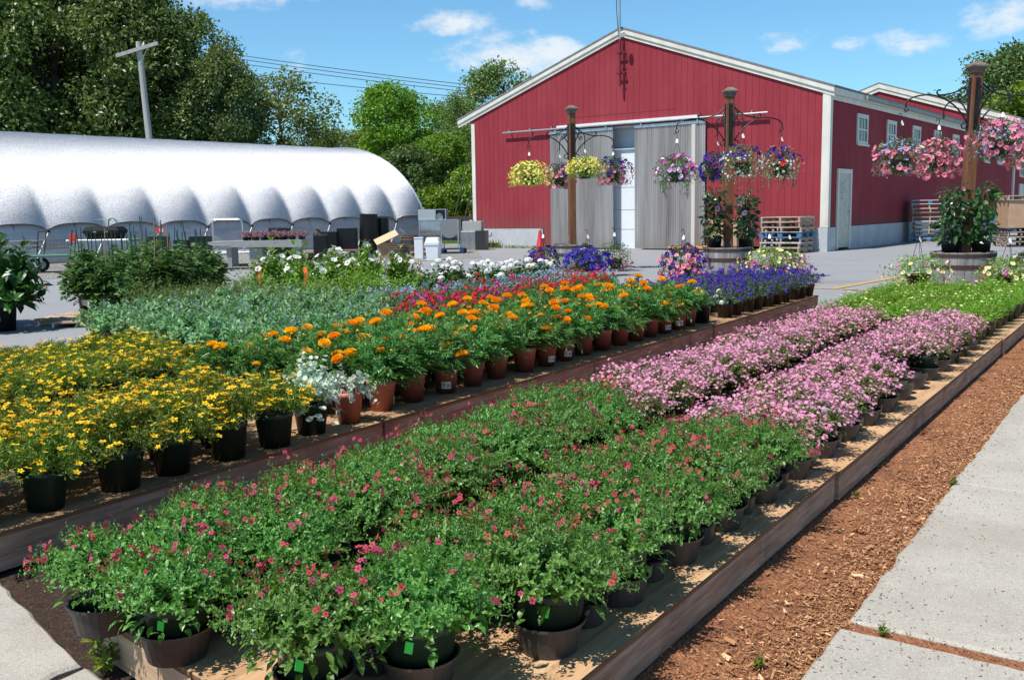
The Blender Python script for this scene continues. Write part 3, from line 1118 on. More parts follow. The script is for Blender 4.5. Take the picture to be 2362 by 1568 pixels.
g.build('gutter', mat('grey_gutter', (.36, .35, .33), .6, var=(.26, .25, .235), vscale=3), barn)
for x0, x1, y0, y1 in ((XL - .03, XL + .12, -.035, -.001), (-.19, -.002, -.035, -.001), (.001, .035, -.035, .15)):
    g = Geo()
    box(g, x0, x1, y0, y1, .66, 4.30)
    g.build('corner_board', TRIM, barn)
# sliding doors of corrugated sheet, sagging a little towards the bottom
def corrugated(x0, x1, z0, z1, y):
    g = Geo()
    n = int((x1 - x0) / .017)
    xs = np.linspace(x0, x1, n)
    V = []
    for x in xs:
        for z in (z0, (z0 + z1) / 2, z1):
            V.append((x, y + .016 * sin(x / .076 * 2 * pi) + .02 * sin(x * 1.7) * (1 - (z - z0) / (z1 - z0)), z))
    F = [(i * 3 + q, (i + 1) * 3 + q, (i + 1) * 3 + q + 1, i * 3 + q + 1) for i in range(n - 1) for q in range(2)]
    g.add(V, F)
    return g
for x0, x1 in ((-9.27, -6.84), (-6.07, -3.66)):
    d = corrugated(x0, x1, .03, 3.74, -.075).build('sliding_door', FIBRE, barn, smooth=True)
    g = Geo()
    box(g, x0, x1, -.10, -.055, 3.741, 3.83)
    g.build('door_header', STEEL, d)
    g = Geo()
    for xx in (x0 + .25, x1 - .25):
        box(g, xx - .03, xx + .03, -.12, -.102, 3.76, 3.93)
    g.build('roller_hanger', STEEL, d)
g = Geo()
box(g, -4.10, -3.98, -.105, -.06, .04, 3.73)
g.build('door_edge_strip', mat('pale_door_strip', (.56, .51, .47), .6), barn)
g = Geo()
box(g, -9.6, -3.5, .45, .5, -.05, 3.86)
box(g, -9.27, -3.6, .12, .45, 3.80, 3.858)
g.build('doorway_lining', mat('pale_sheet_lining', (.55, .60, .66), .7), barn)
g = Geo()
box(g, -7.6, -5.4, .30, .34, 0, 3.17)
for z in (.62, 1.24, 1.95, 2.55):
    box(g, -7.6, -5.4, .292, .299, z, z + .012, 1)
g.build('overhead_door', [WHITEDOOR, mat('panel_joint', (.42, .45, .5), .6)], barn)
g = Geo()
tube(g, [(-11.17, -.13, 3.905), (-1.72, -.13, 3.905)], .032, 8)
g.build('door_track', STEEL, barn)
g = Geo()
box(g, -8.98, -3.93, -.10, -.002, 3.935, 4.00)
g.build('track_board', RAILW, barn)
for x in np.arange(-10.9, -1.8, .87):
    if -9 < x < -3.9:
        continue
    g = Geo()
    box(g, x - .02, x + .02, -.15, -.001, 3.92, 3.985)
    g.build('track_bracket', STEEL, barn)
# windows on the side wall, each with frame, panes, muntins
def side_window(t0, t1, z0, z1, x=0.0, host=None, small=False):
    host = host or barn
    g = Geo()
    w = .10
    box(g, x + .001, x + .045, t0, t1, z1 - .12, z1)
    box(g, x + .001, x + .045, t0, t1, z0, z0 + .12)
    box(g, x + .001, x + .04, t0, t0 + w, z0 + .12, z1 - .12)
    box(g, x + .001, x + .04, t1 - w, t1, z0 + .12, z1 - .12)
    f = g.build('window', TRIM, host)
    g = Geo()
    box(g, x + .003, x + .012, t0 + w, t1 - w, z0 + .12, z1 - .12)
    g.build('pane', GLASS, f)
    g = Geo()
    box(g, x + .046, x + .085, t0 - .03, t1 + .03, z0 - .025, z0 + .03)
    g.build('sill', TRIM, f)
    g = Geo()
    zm = (z0 + z1) / 2
    box(g, x + .012, x + .034, t0 + w, t1 - w, zm - .025, zm + .025)
    for q in (1, 2):
        tt = t0 + w + (t1 - t0 - 2 * w) * q / 3
        box(g, x + .012, x + .028, tt - .013, tt + .013, z0 + .12, zm - .026)
        box(g, x + .012, x + .028, tt - .013, tt + .013, zm + .026, z1 - .12)
    g.build('muntins', TRIM, f)
for t0 in (2.3, 5.25, 8.2, 11.05, 13.85, 16.8, 19.6, 22.4):
    side_window(t0, t0 + 1.0, 3.02, 3.92)
# side door
g = Geo()
box(g, .001, .05, .70, .82, .02, 2.29)
box(g, .001, .05, 1.80, 1.92, .02, 2.29)
box(g, .001, .05, .82, 1.80, 2.17, 2.29)
df = g.build('side_door', TRIM, barn)
g = Geo()
box(g, -.03, .012, .82, 1.80, .06, 2.17)
for z0, z1 in ((.22, .62), (.74, 1.12)):
    for y0 in (.93, 1.36):
        box(g, .012, .018, y0, y0 + .33, z0, z1)
for z0, z1 in ((1.24, 2.06),):
    for y0 in (.93, 1.36):
        box(g, .012, .018, y0, y0 + .33, z0, z1)
g.build('door_leaf', DOORPAINT, df)
g = Geo()
lathe(g, [(.0, 0), (.025, .0), (.03, .03), (.02, .05), (0, .055)], 10, M=Matrix.Translation((.018, 1.72, 1.08)) @ Matrix.Rotation(pi / 2, 4, 'Y'))
g.build('door_knob', STEEL, df)
g = Geo()
rr = random.Random(3)
for i in range(9):       # blue painted lettering, worn
    z = 1.88 - i * .055
    for q in range(3):
        y = 1.02 + q * .06 + rr.uniform(0, .02)
        box(g, .0185, .0205, y, y + .035, z, z + (.012 if rr.random() < .5 else .034))
g.build('door_lettering', BLUEINK, df)
# mast standing against the gable with two brackets, and the lamp
g = Geo()
mx = cx + .03
tube(g, [(mx, -.20, 5.15), (mx, -.20, 9.6)], .038, 10)
ms = g.build('mast_pole', STEEL, barn)
g = Geo()
tube(g, [(mx, -.20, 5.05), (mx, -.20, 6.45)], .042, 10)
g.build('mast_sleeve', REDMETAL, ms)
for z in (5.45, 6.05):
    g = Geo()
    box(g, mx - .15, mx + .15, -.155, -.13, z - .03, z + .03)
    box(g, mx - .12, mx - .09, -.129, -.001, z - .02, z + .02)
    box(g, mx + .09, mx + .12, -.129, -.001, z - .02, z + .02)
    box(g, mx - .07, mx + .07, -.262, -.248, z - .02, z + .02)
    g.build('mast_bracket', REDMETAL, ms)
g = Geo()
tube(g, [(mx - .04, -.19, 6.5), (mx - .12, -.19, 7.4), (mx - .06, -.19, 9.5)], .012, 5)
g.build('mast_cable', WIRE, ms)
g = Geo()
lathe(g, [(.03, .14), (.06, .12), (.09, 0), (.08, -.02), (0, -.02)], 12, M=Matrix.Translation((mx + .22, -.36, 6.52)) @ Matrix.Rotation(R_(35), 4, 'X'))
g.build('gable_lamp', TRIM, barn)
# angle-iron stand at the left foundation corner
g = Geo()
box(g, -12.60, -12.48, -.30, -.20, 0, .98)
box(g, -12.48, -11.65, -.29, -.22, .43, .53)
V0 = Matrix.Translation((-12.48, -.255, .05)) @ Matrix.Rotation(-R_(26), 4, 'Y')
box(g, 0, .9, -.02, .02, -.03, .03, M=V0)
tag(g.build('angle_iron_bracket', mat('grey_primer', (.42, .44, .45), .6), None, loc=BARN0, rot=(0, 0, BARNROT)), 'grey steel bracket standing at the left corner of the barn foundation', 'bracket')
# thin seam in the siding over the door
g = Geo()
V0 = Matrix.Translation((-8.3, -.004, 4.22))
box(g, 0, 3.6, 0, .004, 0, .012, M=V0)
g.build('siding_seam', REDMETAL, barn)

# ------------------------------------------------------------------ second barn behind
b2 = thing('red_barn', 'taller red barn behind, only its white-edged gable slope showing over the long roof', 'barn',
           tuple(np.array(BARN0) + np.array([.604, .797, 0]) * 26.4), BARNROT)
P2, E2z, BL2 = 7.34, 5.25, 30
g = Geo()
wall(g, [(XL, .0), (XR, .0), (XR, E2z), (cx, P2), (XL, E2z)])
box(g, -.12, 0, .12, BL2, 0, E2z)
box(g, XL, XL + .12, .12, BL2, 0, E2z)
g.build('siding_wall', SIDING, b2)
s2 = (P2 - E2z) / (BW / 2)
g = Geo()
for sg in (1, -1):
    xo2 = cx + sg * (BW / 2 + .55)
    zo2 = P2 - s2 * (BW / 2 + .55) + .22
    A = np.array([(cx, -.13, P2 + .22), (cx, BL2, P2 + .22), (xo2, BL2, zo2), (xo2, -.13, zo2)])
    V = np.concatenate([A, A + [0, 0, .06]])
    g.add(V, BOXF if sg < 0 else [f[::-1] for f in BOXF])
g.build('roof', SHINGLE, b2)
for sg in (1, -1):
    g = Geo()
    xo2 = cx + sg * (BW / 2 + .53)
    zo2 = P2 - s2 * (BW / 2 + .53)
    for y0, y1, dz0, dz1 in ((-.12, -.08, 0, .215), (-.078, -.003, -.18, .15)):
        V = [(cx, y0, P2 + dz0), (xo2, y0, zo2 + dz0), (xo2, y0, zo2 + dz1), (cx, y0, P2 + dz1), (cx, y1, P2 + dz0), (xo2, y1, zo2 + dz0), (xo2, y1, zo2 + dz1), (cx, y1, P2 + dz1)]
        g.add(V, [(0, 1, 2, 3), (7, 6, 5, 4), (0, 4, 5, 1), (2, 6, 7, 3), (1, 5, 6, 2), (3, 7, 4, 0)])
    g.build('rake_board', TRIM, b2)
g = Geo()
xo2 = cx + BW / 2 + .53
zo2 = P2 - s2 * (BW / 2 + .53)
box(g, xo2 - .04, xo2, -.001, BL2, zo2 - .05, zo2 + .2)
box(g, .002, xo2 - .042, -.001, BL2, zo2 - .02, zo2)
g.build('eave_board', TRIM, b2)
g = Geo()
box(g, -.35, -.002, -.04, -.001, .1, 5.0)
box(g, .001, .04, -.04, .3, .1, 5.0)
g.build('corner_board', TRIM, b2)
for t0 in (1.6, 3.4, 5.2, 7.0):
    side_window(t0, t0 + .9, 2.55, 3.35, 0, b2)
g = Geo()
box(g, .001, .05, 1.7, 1.9, .02, 2.2)
box(g, .001, .05, 2.8, 3.0, .02, 2.2)
box(g, .001, .03, 1.9, 2.8, .02, 2.2)
g.build('side_door', TRIM, b2)

# ================================================================== GREENHOUSE
GH0 = (-3.4, 40.4, 0)
gh = thing('greenhouse', 'long arched greenhouse under a silver shade cloth with grey film sides', 'greenhouse', GH0, BARNROT)
GW, GHH, GLN = 5.3, 4.15, 36.
BAY = 1.78
ny = 288
ys = -np.linspace(0, GLN, ny)
nt = 56
g = Geo()
V = np.zeros((ny, nt, 3))
for i, y in enumerate(ys):
    ph = (-y / BAY) % 1.0
    tie = abs(2 * ph - 1)                         # 1 at the ties, 0 mid-bay
    zlow = .88 + .27 * math.sqrt(max(0, 1 - tie ** 2.6)) if tie < 1 else .88
    t0 = math.asin(min(1, zlow / GHH))
    for j in range(nt):
        q = j / (nt - 1)
        th = t0 + (pi - .22 - t0) * q
        low = max(0, 1 - q / .24) ** 1.4                 # pillows near the lower edge
        pil = .10 * low * (1 - tie ** 2) - .05 * low ** 2 * tie ** 8
        sag = -.010 * sin(pi * q) * (1 - tie ** 2)
        rx = GW * (1 + (pil + sag) / GW)
        V[i, j] = (-GW + rx * cos(th), y, (GHH - .004 * -y) * sin(th) + (pil * .25 if j else 0) + sag)
F = [(i * nt + j, i * nt + j + 1, (i + 1) * nt + j + 1, (i + 1) * nt + j) for i in range(ny - 1) for j in range(nt - 1)]
g.add(V, F)
g.build('shade_cloth', CLOTH, gh, smooth=True)
# hem cord along the scallops
g = Geo()
tube(g, V[:, 0, :] + np.array([.012, 0, 0]), .014, 5)
g.build('hem_cord', mat('dark_hem', (.07, .075, .085), .6), gh)
# film wall below, rippling between the ribs
g = Geo()
nz = 9
W = np.zeros((ny, nz, 3))
for i, y in enumerate(ys):
    ph = (-y / BAY) % 1.0
    for j in range(nz):
        z = 1.42 * j / (nz - 1)
        th = math.asin(min(1, z / GHH))
        W[i, j] = (-GW + (GW - .07) * cos(th) + .05 * sin(pi * ph) * sin(pi * min(1, z / 1.2)) + .012 * sin(y * 5 + z * 6), y, z)
g.add(W, [(i * nz + j, i * nz + j + 1, (i + 1) * nz + j + 1, (i + 1) * nz + j) for i in range(ny - 1) for j in range(nz - 1)])
g.build('film_side', SKIRT, gh, smooth=True)
g = Geo()
th = np.linspace(0, pi, 28)
prof = [(-GW + (GW - .08) * cos(a), (GHH - .08) * sin(a)) for a in th]
g.add([(x, -.06, z) for x, z in prof], [tuple(range(len(prof)))])
g.build('end_wall', SKIRT, gh)
for k in range(int(GLN / BAY)):
    y = -k * BAY
    g = Geo()
    zz = .90
    th0 = math.asin(zz / GHH)
    tube(g, [(-GW + GW * cos(th0) + .03, y, zz), (.06, y - .55, .03)], .017, 5)
    g.build('tie_strap', ROPE, gh)
    g = Geo()
    lathe(g, [(0, -.05), (.04, -.03), (.045, .03), (0, .05)], 8, c=(-GW + GW * cos(th0) + .035, y, zz + .01))
    g.build('tie_knot', DARKMETAL, gh)
    if 0 < k < 20:
        g = Geo()
        pts = [(-GW + (GW - .04) * cos(a), y - BAY * .52, GHH * .985 * sin(a)) for a in np.linspace(.01, .40, 6)]
        tube(g, pts, .022, 6)
        g.build('rib_pipe', STEEL, gh)
g = Geo()
for a in (0, 1):
    pts = [(-GW + (GW + .02) * cos(q), -a * .0 - .0, (GHH + .02) * sin(q)) for q in np.linspace(0.0, pi, 40)]
    tube(g, pts, .035, 6)
    break
g.build('end_hoop', ALUM, gh)

# ================================================================== BENCHES
def bench(label, u0, u1, v0, v1, z1, thick, group=None, joints=(), drift=0., ply=PLY, skew=0.):
    t = thing('display_bench', label, 'plant bench', (0, 0, 0), BROT, group)
    def off(v):
        return drift * (v - v0)
    js = [v0] + [j for j in joints if v0 < j < v1] + [v1]
    for i in range(len(js) - 1):
        a, b = js[i] + .004, js[i + 1] - .004
        o = random.uniform(-.012, .012)
        dz = random.uniform(-.003, .003)
        g = Geo()
        sk = skew if i == 0 else 0
        V = [(u0, a + sk, z1 - .018), (u1 + o + off(a), a, z1 - .018), (u1 + o + off(b), b, z1 - .018), (u0, b, z1 - .018)]
        V += [(x, y, z1 + dz) for x, y, _ in V]
        F = list(BOXF)
        g.add(V, F, [0, 0, 1, 1, 1, 1])
        g.build('plywood_top', [ply, PLYEDGE], t)
        g = Geo()
        ya, yb = a + .006, b - .006
        if i == 0:
            ya = a + .045
        x0, x1 = -.043, -.004
        V = [(u1 + o + off(ya) + x0, ya, z1 - .019 - thick), (u1 + o + off(ya) + x1, ya, z1 - .019 - thick), (u1 + o + off(yb) + x1, yb, z1 - .019 - thick), (u1 + o + off(yb) + x0, yb, z1 - .019 - thick)]
        V += [(x, y, z1 - .0195) for x, y, _ in V]
        g.add(V, BOXF)
        g.build('side_board', BOARDW, t)
    g = Geo()
    box(g, u0, u0 + .04, v0 + .05 + skew, v1, z1 - .019 - thick, z1 - .0195)
    g.build('side_board', BOARDW, t)
    g = Geo()
    x0, x1, za, zb_ = u0 + .002, u1 - .004 + off(v0), z1 - .019 - thick, z1 - .0196
    g.add([(x0, v0 + .003 + skew, za), (x1, v0 + .003, za), (x1, v0 + .041, za), (x0, v0 + .041 + skew, za), (x0, v0 + .003 + skew, zb_), (x1, v0 + .003, zb_), (x1, v0 + .041, zb_), (x0, v0 + .041 + skew, zb_)], BOXF)
    g.build('end_board', LUMBER, t)
    k = v0 + .5 + skew
    while k < v1:
        g = Geo()
        box(g, u0 + .08, u1 - .055 + off(k), k, k + .09, -.02, z1 - .021 - thick * .2)
        g.build('sleeper', BOARDW, t)
        k += 1.6
    return t


ZA, ZB, ZC = .135, .165, .16
bench('front plywood bench beside the bark mulch, coral, pink and lime plants on it', -2.50, -1.10, 1.27, 12.2, ZA, .105, joints=(4.05, 6.36, 8.8, 11.2), skew=.23)
bench('middle plywood bench holding yellow daisies, marigolds and violet verbena', -4.55, -3.33, 1.42, 11.9, ZB, .125, joints=(3.75, 6.1, 8.45), drift=-.020, ply=PLYOLD)
bench('back plywood bench behind, covered with yellow daisies and grey-green sage', -7.75, -4.98, 2.2, 10.2, ZC, .11, joints=(4.6, 7.0), ply=PLYOLD)

# ================================================================== PLANT KINDS
rg = np.random.default_rng(21)


def p_diascia(r, pink=False):
    H, Rr = (.128, .222) if not pink else (.100, .165)
    z0 = .142
    g, fl, sprigs = Geo(), Geo(), []
    st = stems(r, 290 if not pink else 150, Rr, H, z0, .38, .04, .15, rim=.36)
    if pink:
        leafy(g, r, st, 7, LANCE_T, LANCE_F, .0085, .019, .2, 1., .8, .3)
    else:
        leafy(g, r, st, 8, LEAF_T, LEAF_F, .0155, .0245, .16, 1., .85, .35, top_small=.38)
    # skirt of bigger lower leaves spilling over the rim
    n = 80 if not pink else 50
    a = r.uniform(0, 2 * pi, n)
    rr = r.uniform(.07, .15, n)
    P = np.stack([rr * np.cos(a), rr * np.sin(a), z0 + r.uniform(-.035, .05, n)], 1)
    D = np.stack([np.cos(a), np.sin(a), r.uniform(-.75, .3, n)], 1) + r.normal(0, .25, (n, 3))
    scatter(g, LEAF_T, LEAF_F, P, nrm(D), np.tile([[0, 0, 1.]], (n, 1)), .022 if not pink else .013, .034 if not pink else .022)
    sg = Geo()
    stemtubes(sg, tuple(x[:70] for x in st), .0018)
    b, c, t = st
    if not pink:
        # little bud spires at the tips
        k = 110
        nb = 4
        P = np.repeat(t[:k], nb, 0) + np.tile(np.arange(nb)[:, None] * np.array([[0, 0, .0055]]), (k, 1)) + r.normal(0, .0016, (k * nb, 3))
        scatter(g, LANCE_T, LANCE_F, P, nrm(rdir(k * nb, r, .1) + [0, 0, .5]), rdir(k * nb, r), .0065 * np.tile([1, .9, .75, .6], k), .0085 * np.tile([1, .9, .75, .6], k))
        sel = r.permutation(len(t))[:int(r.integers(12, 27))]
        for i in sel:
            fg = Geo()
            m = int(r.integers(2, 6))
            P = t[i] + np.stack([r.normal(0, .011, m), r.normal(0, .011, m), r.uniform(.004, .030, m)], 1)
            D = nrm(np.stack([t[i][0] * 3 + r.normal(0, .55, m), t[i][1] * 3 + r.normal(0, .55, m), r.uniform(.1, .75, m)], 1))
            blooms(fg, DIA, P, D, .0084 * r.uniform(.75, 1.15, m), r)
            sprigs.append(part('flower_sprig', fg, [P_CORAL, P_DARKEYE]))
    else:
        P, D = [], []
        for i in range(len(t)):
            if r.random() < .90:
                for q in range(r.integers(2, 5)):
                    P.append(t[i] + np.array([r.normal(0, .014), r.normal(0, .014), r.uniform(-.012, .026)]))
                    D.append(nrm(np.array([t[i][0] * 2 + r.normal(0, .4), t[i][1] * 2 + r.normal(0, .4), r.uniform(.5, 1.2)])))
        blooms(fl, DIA, np.array(P), np.array(D), .0080 * r.uniform(.75, 1.2, len(P)), r, 0, None)
    return g, fl, sg, sprigs


CORAL, PINKS = [], []
potm = pot_geo(.086, .066, .150, .022).mesh('pot', POTGREEN, True)
soilm = soil_geo(.078, .138).mesh('soil', POTSOIL)
for s in range(6):
    r = np.random.default_rng(100 + s)
    g, fl, sg, sprigs = p_diascia(r)
    CORAL.append([('pot', potm, None), ('soil', soilm, None), part('foliage', g, LF_DIA), part('stems', sg, STEM)] + sprigs)
for s in range(5):
    r = np.random.default_rng(200 + s)
    g, fl, sg, _s = p_diascia(r, True)
    PINKS.append([('pot', potm, None), part('foliage', g, LF_PINK), part('stems', sg, STEM), part('flowers', fl, [P_PINK, P_MAG])])
CORAL, PINKS = Proto(CORAL, 'potted_coral_plant'), Proto(PINKS, 'potted_pink_plant')


def p_lime(r):
    g, fl = Geo(), Geo()
    st = stems(r, 80, .20, .14, .148, .3, .05, .14)
    leafy(g, r, st, 7, LEAF_T, LEAF_F, .015, .03, .2, 1., .8, .3)
    t = st[2]
    heads = []
    for i in r.permutation(len(t))[:int(r.integers(6, 11))]:
        fg = Geo()
        p = t[i:i + 1] + [0, 0, .012]
        trumpets(fg, FUN, p, nrm(p * [2, 2, 0] + np.array([[r.normal(0, .3), r.normal(0, .3), 1.]])), .013, r)
        heads.append(part('flower', fg, P_CREAM))
    return g, heads


LIME = []
for s in range(4):
    r = np.random.default_rng(300 + s)
    g, heads = p_lime(r)
    LIME.append([('pot', potm, None), part('foliage', g, LF_LIME)] + heads)
LIME = Proto(LIME, 'potted_lime_plant')


def p_bidens(r, H=.145):
    g, fl, sg = Geo(), Geo(), Geo()
    st = stems(r, 90, .225, H, .158, .3, .05, .13, rim=.5)
    b, c, t = st
    n = 4600
    i = r.integers(0, 90, n)
    s = r.uniform(.12, 1.0, n) ** .75
    p, d = along(b[i], c[i], t[i], s)
    D = nrm(d * .5 + rdir(n, r) * .9 + [0, 0, .25])
    scatter(g, LANCE_T, LANCE_F, p + r.normal(0, .012, (n, 3)), D, rdir(n, r), .0062 * r.uniform(.6, 1.3, n), .026 * r.uniform(.6, 1.25, n))
    stemtubes(sg, tuple(x[:50] for x in st), .0016)
    m = int(r.integers(84, 118))
    sel = r.integers(0, 90, m)
    P = t[sel] + np.stack([r.normal(0, .012, m), r.normal(0, .012, m), r.uniform(-.005, .036, m)], 1)
    blooms(fl, BID, P, nrm(np.stack([P[:, 0] + r.normal(0, .27, m), P[:, 1] + r.normal(0, .27, m), np.ones(m)], 1)), .0145 * r.uniform(.65, 1.25, m), r)
    return g, fl, sg


poty = pot_geo(.090, .068, .160, .024).mesh('pot', POTGREEN, True)
soily = soil_geo(.082, .146).mesh('soil', POTSOIL)
BIDENS = []
for s in range(5):
    r = np.random.default_rng(400 + s)
    g, fl, sg = p_bidens(r)
    BIDENS.append([('pot', poty, None), ('soil', soily, None), part('foliage', g, LF_BID), part('stems', sg, STEM), part('flowers', fl, [P_YEL, P_YELC])])
BIDENS = Proto(BIDENS, 'potted_yellow_daisy')
LOWBID = []
for s in range(4):
    r = np.random.default_rng(450 + s)
    g, fl, sg = p_bidens(r, .085)
    LOWBID.append([('pot', poty, None), part('foliage', g, LF_BID), part('stems', sg, STEM), part('flowers', fl, [P_YEL, P_YELC])])
LOWBID = Proto(LOWBID, 'potted_yellow_daisy')

# marigold: pinnate leaves
PIN_T, PIN_F = [], []
for i in range(9):
    sgn = (-1) ** i
    y = .18 + .085 * i
    L_, w_ = (.36 * (1 - abs(y - .5) * .8), .068)
    if i == 8:
        d = np.array([0, 1, 0.])
        y, L_ = .82, .32
    else:
        d = nrm(np.array([sgn * .85, .6, .12]))
    s_v = np.array([-d[1], d[0], 0])
    base = np.array([0, y, -.18 * y * y])
    b0 = len(PIN_T)
    PIN_T += [base, base + d * L_ * .45 + s_v * w_ + [0, 0, .02], base + d * L_ + [0, 0, -.07], base + d * L_ * .45 - s_v * w_ + [0, 0, .02]]
    PIN_F.append((b0, b0 + 1, b0 + 2, b0 + 3))
PIN_T, PIN_F = np.array(PIN_T), np.array(PIN_F)


def p_marigold(r):
    g, sg = Geo(), Geo()
    st = stems(r, 36, .175, .20, .150, .22, .05, .12)
    leafy(g, r, tuple(x[:27] for x in st), 6, PIN_T, PIN_F, .105, .115, .12, 1., .9, .25, top_small=.7)
    stemtubes(sg, st, .003)
    heads = []
    t = st[2]
    nf = int(r.integers(4, 7))
    for i in r.permutation(36)[:nf]:
        p = t[i] * [.9, .9, 1] + [0, 0, r.uniform(.03, .07)]
        tube(sg, [t[i] - [0, 0, .03], p - [0, 0, .008]], .003, 5)
        fg = Geo()
        pompom(fg, r, p, np.array([r.normal(0, .2), r.normal(0, .2) - .05, 1.]), r.choice([.042, .038, .036, .030, .022]))
        lathe(fg, [(.003, -.02), (.009, -.008), (.012, .004)], 8, c=p, mat=1)
        heads.append(part('flower_head', fg, [P_MAR, STEM]))
    for i in r.permutation(30)[:3]:
        bg = Geo()
        p = t[i] + [0, 0, .03]
        tube(bg, [t[i] - [0, 0, .02], p], .0025, 5, 1)
        lathe(bg, [(.002, -.012), (.009, -.003), (.010, .004)], 8, c=p, mat=1)
        lathe(bg, [(.010, .004), (.007, .010), (.001, .012)], 8, c=p, mat=0)
        heads.append(part('bud', bg, [P_MAR, STEM]))
    return g, sg, heads


def sticker_geo(rad, z, w, h, a0, two=False):
    g = Geo()
    n = 5
    an = np.linspace(a0 - w / rad / 2, a0 + w / rad / 2, n)
    V = [(rad * cos(a), rad * sin(a), z) for a in an] + [(rad * cos(a), rad * sin(a), z + h) for a in an]
    g.add(V, [(i, i + 1, n + i + 1, n + i) for i in range(n - 1)])
    # print: a small picture at the left and bars at the right
    a1, a2 = a0 - w / rad * .42, a0 - w / rad * .12
    q = rad + .0008
    g.add([(q * cos(a1), q * sin(a1), z + h * .2), (q * cos(a2), q * sin(a2), z + h * .2), (q * cos(a2), q * sin(a2), z + h * .85), (q * cos(a1), q * sin(a1), z + h * .85)], [(0, 1, 2, 3)], 1)
    for k2 in range(5):
        b1 = a0 + w / rad * (.06 + .075 * k2)
        b2 = b1 + w / rad * .03
        g.add([(q * cos(b1), q * sin(b1), z + h * .2), (q * cos(b2), q * sin(b2), z + h * .2), (q * cos(b2), q * sin(b2), z + h * .7), (q * cos(b1), q * sin(b1), z + h * .7)], [(0, 1, 2, 3)], 2)
    return g


pott = pot_geo(.078, .056, .165, .030).mesh('pot', TERRA, True)
stick = sticker_geo(.0668, .035, .06, .042, -1.2).mesh('pot_label', [PAPER, TAGYEL, BARCODE])
soilt = soil_geo(.07, .15).mesh('soil', POTSOIL)
MARI = []
for s in range(7):
    r = np.random.default_rng(500 + s)
    g, sg, heads = p_marigold(r)
    v = [('pot', pott, None), ('soil', soilt, None), part('foliage', g, LF_MAR), part('stems', sg, STEM)] + heads
    if s % 2 == 0:
        v.insert(1, ('pot_label', stick, None))
    MARI.append(v)
MARI = Proto(MARI, 'potted_marigold')


def p_salvia(r):
    g, heads = Geo(), []
    st = stems(r, 56, .20, .19, .14, .3, .05, .16)
    leafy(g, r, st, 5, LEAF_T, LEAF_F, .042, .074, .2, 1., .85, .3, top_small=.6)
    t = st[2]
    k = 2
    sel = r.permutation(56)[:k]
    for i in sel:
        q = 14
        fl = Geo()
        h = np.linspace(0, .055, q)
        P = t[i] + np.stack([r.normal(0, .004, q), r.normal(0, .004, q), h], 1)
        scatter(fl, LANCE_T, LANCE_F, P, nrm(rdir(q, r, 0) + [0, 0, .7]), rdir(q, r), .008, .013)
        heads.append(part('flower_spike', fl, P_SPIKE))
    return g, heads


potb = pot_geo(.085, .066, .15, .022).mesh('pot', POTBLACK, True)
SALVIA = []
for s in range(4):
    r = np.random.default_rng(600 + s)
    g, heads = p_salvia(r)
    SALVIA.append([('pot', potb, None), part('foliage', g, LF_SAL)] + heads)
SALVIA = Proto(SALVIA, 'potted_sage')


def p_verb(r, which):
    g, fl = Geo(), Geo()
    st = stems(r, 64, .225, .17, .148, .3, .07, .15, rim=.62)
    leafy(g, r, st, 6, LANCE_T, LANCE_F, .012 if which != 'purple' else .014, .03, .2, 1., .8, .3)
    t = st[2]
    if which == 'lobelia':
        n = 85
        i = r.integers(0, 64, n)
        P = t[i] + np.stack([r.normal(0, .02, n), r.normal(0, .02, n), r.uniform(-.02, .05, n)], 1)
        blooms(fl, STAR5, P, nrm(np.stack([r.normal(0, .7, n), r.normal(0, .7, n) - .4, r.uniform(.2, 1, n)], 1)), .0085, r, 0, None)
    else:
        m = int(r.integers(9, 15)) if which != 'purple' else int(r.integers(13, 20))
        sel = r.permutation(64)[:m]
        P = t[sel] + [0, 0, .018]
        cluster(fl, r, P, nrm(np.stack([P[:, 0], P[:, 1], np.full(m, .35)], 1)), .020, 14, .0105)
    return g, fl


def mk(which, lf, pm, seed, n=3, kind='potted_verbena'):
    L = []
    for s in range(n):
        r = np.random.default_rng(seed + s)
        g, fl = p_verb(r, which)
        L.append([('pot', potb, None), part('foliage', g, lf), part('flowers', fl, pm)])
    return Proto(L, kind)


VRED = mk('red', LF_BSK, P_RED, 700)
VMAG = mk('red', LF_BSK, P_MAG, 710, 2)
VLOB = mk('lobelia', LF_FIN, P_LOB, 720, kind='potted_lobelia')
VPUR = mk('purple', LF_PUR, P_PUR, 730, 4)


def p_bush(r, T, F, lw, ll, n, per, Rr, H, z0, droop=.04, jit=.15):
    g = Geo()
    st = stems(r, n, Rr, H, z0, .3, droop, jit)
    leafy(g, r, st, per, T, F, lw, ll, .15, 1., .85, .3, top_small=.6)
    return g, st


BASIL, FINE = [], []
for s in range(3):
    r = np.random.default_rng(800 + s)
    g, st = p_bush(r, LEAF_T, LEAF_F, .026, .05, 46, 5, .24, .24, .148)
    BASIL.append([('pot', potb, None), part('foliage', g, LF_BAS)])
    g, st = p_bush(r, LANCE_T, LANCE_F, .010, .05, 70, 6, .24, .22, .148)
    FINE.append([('pot', potb, None), part('foliage', g, LF_FIN)])
BASIL, FINE = Proto(BASIL, 'potted_leafy_herb'), Proto(FINE, 'potted_fine_herb')

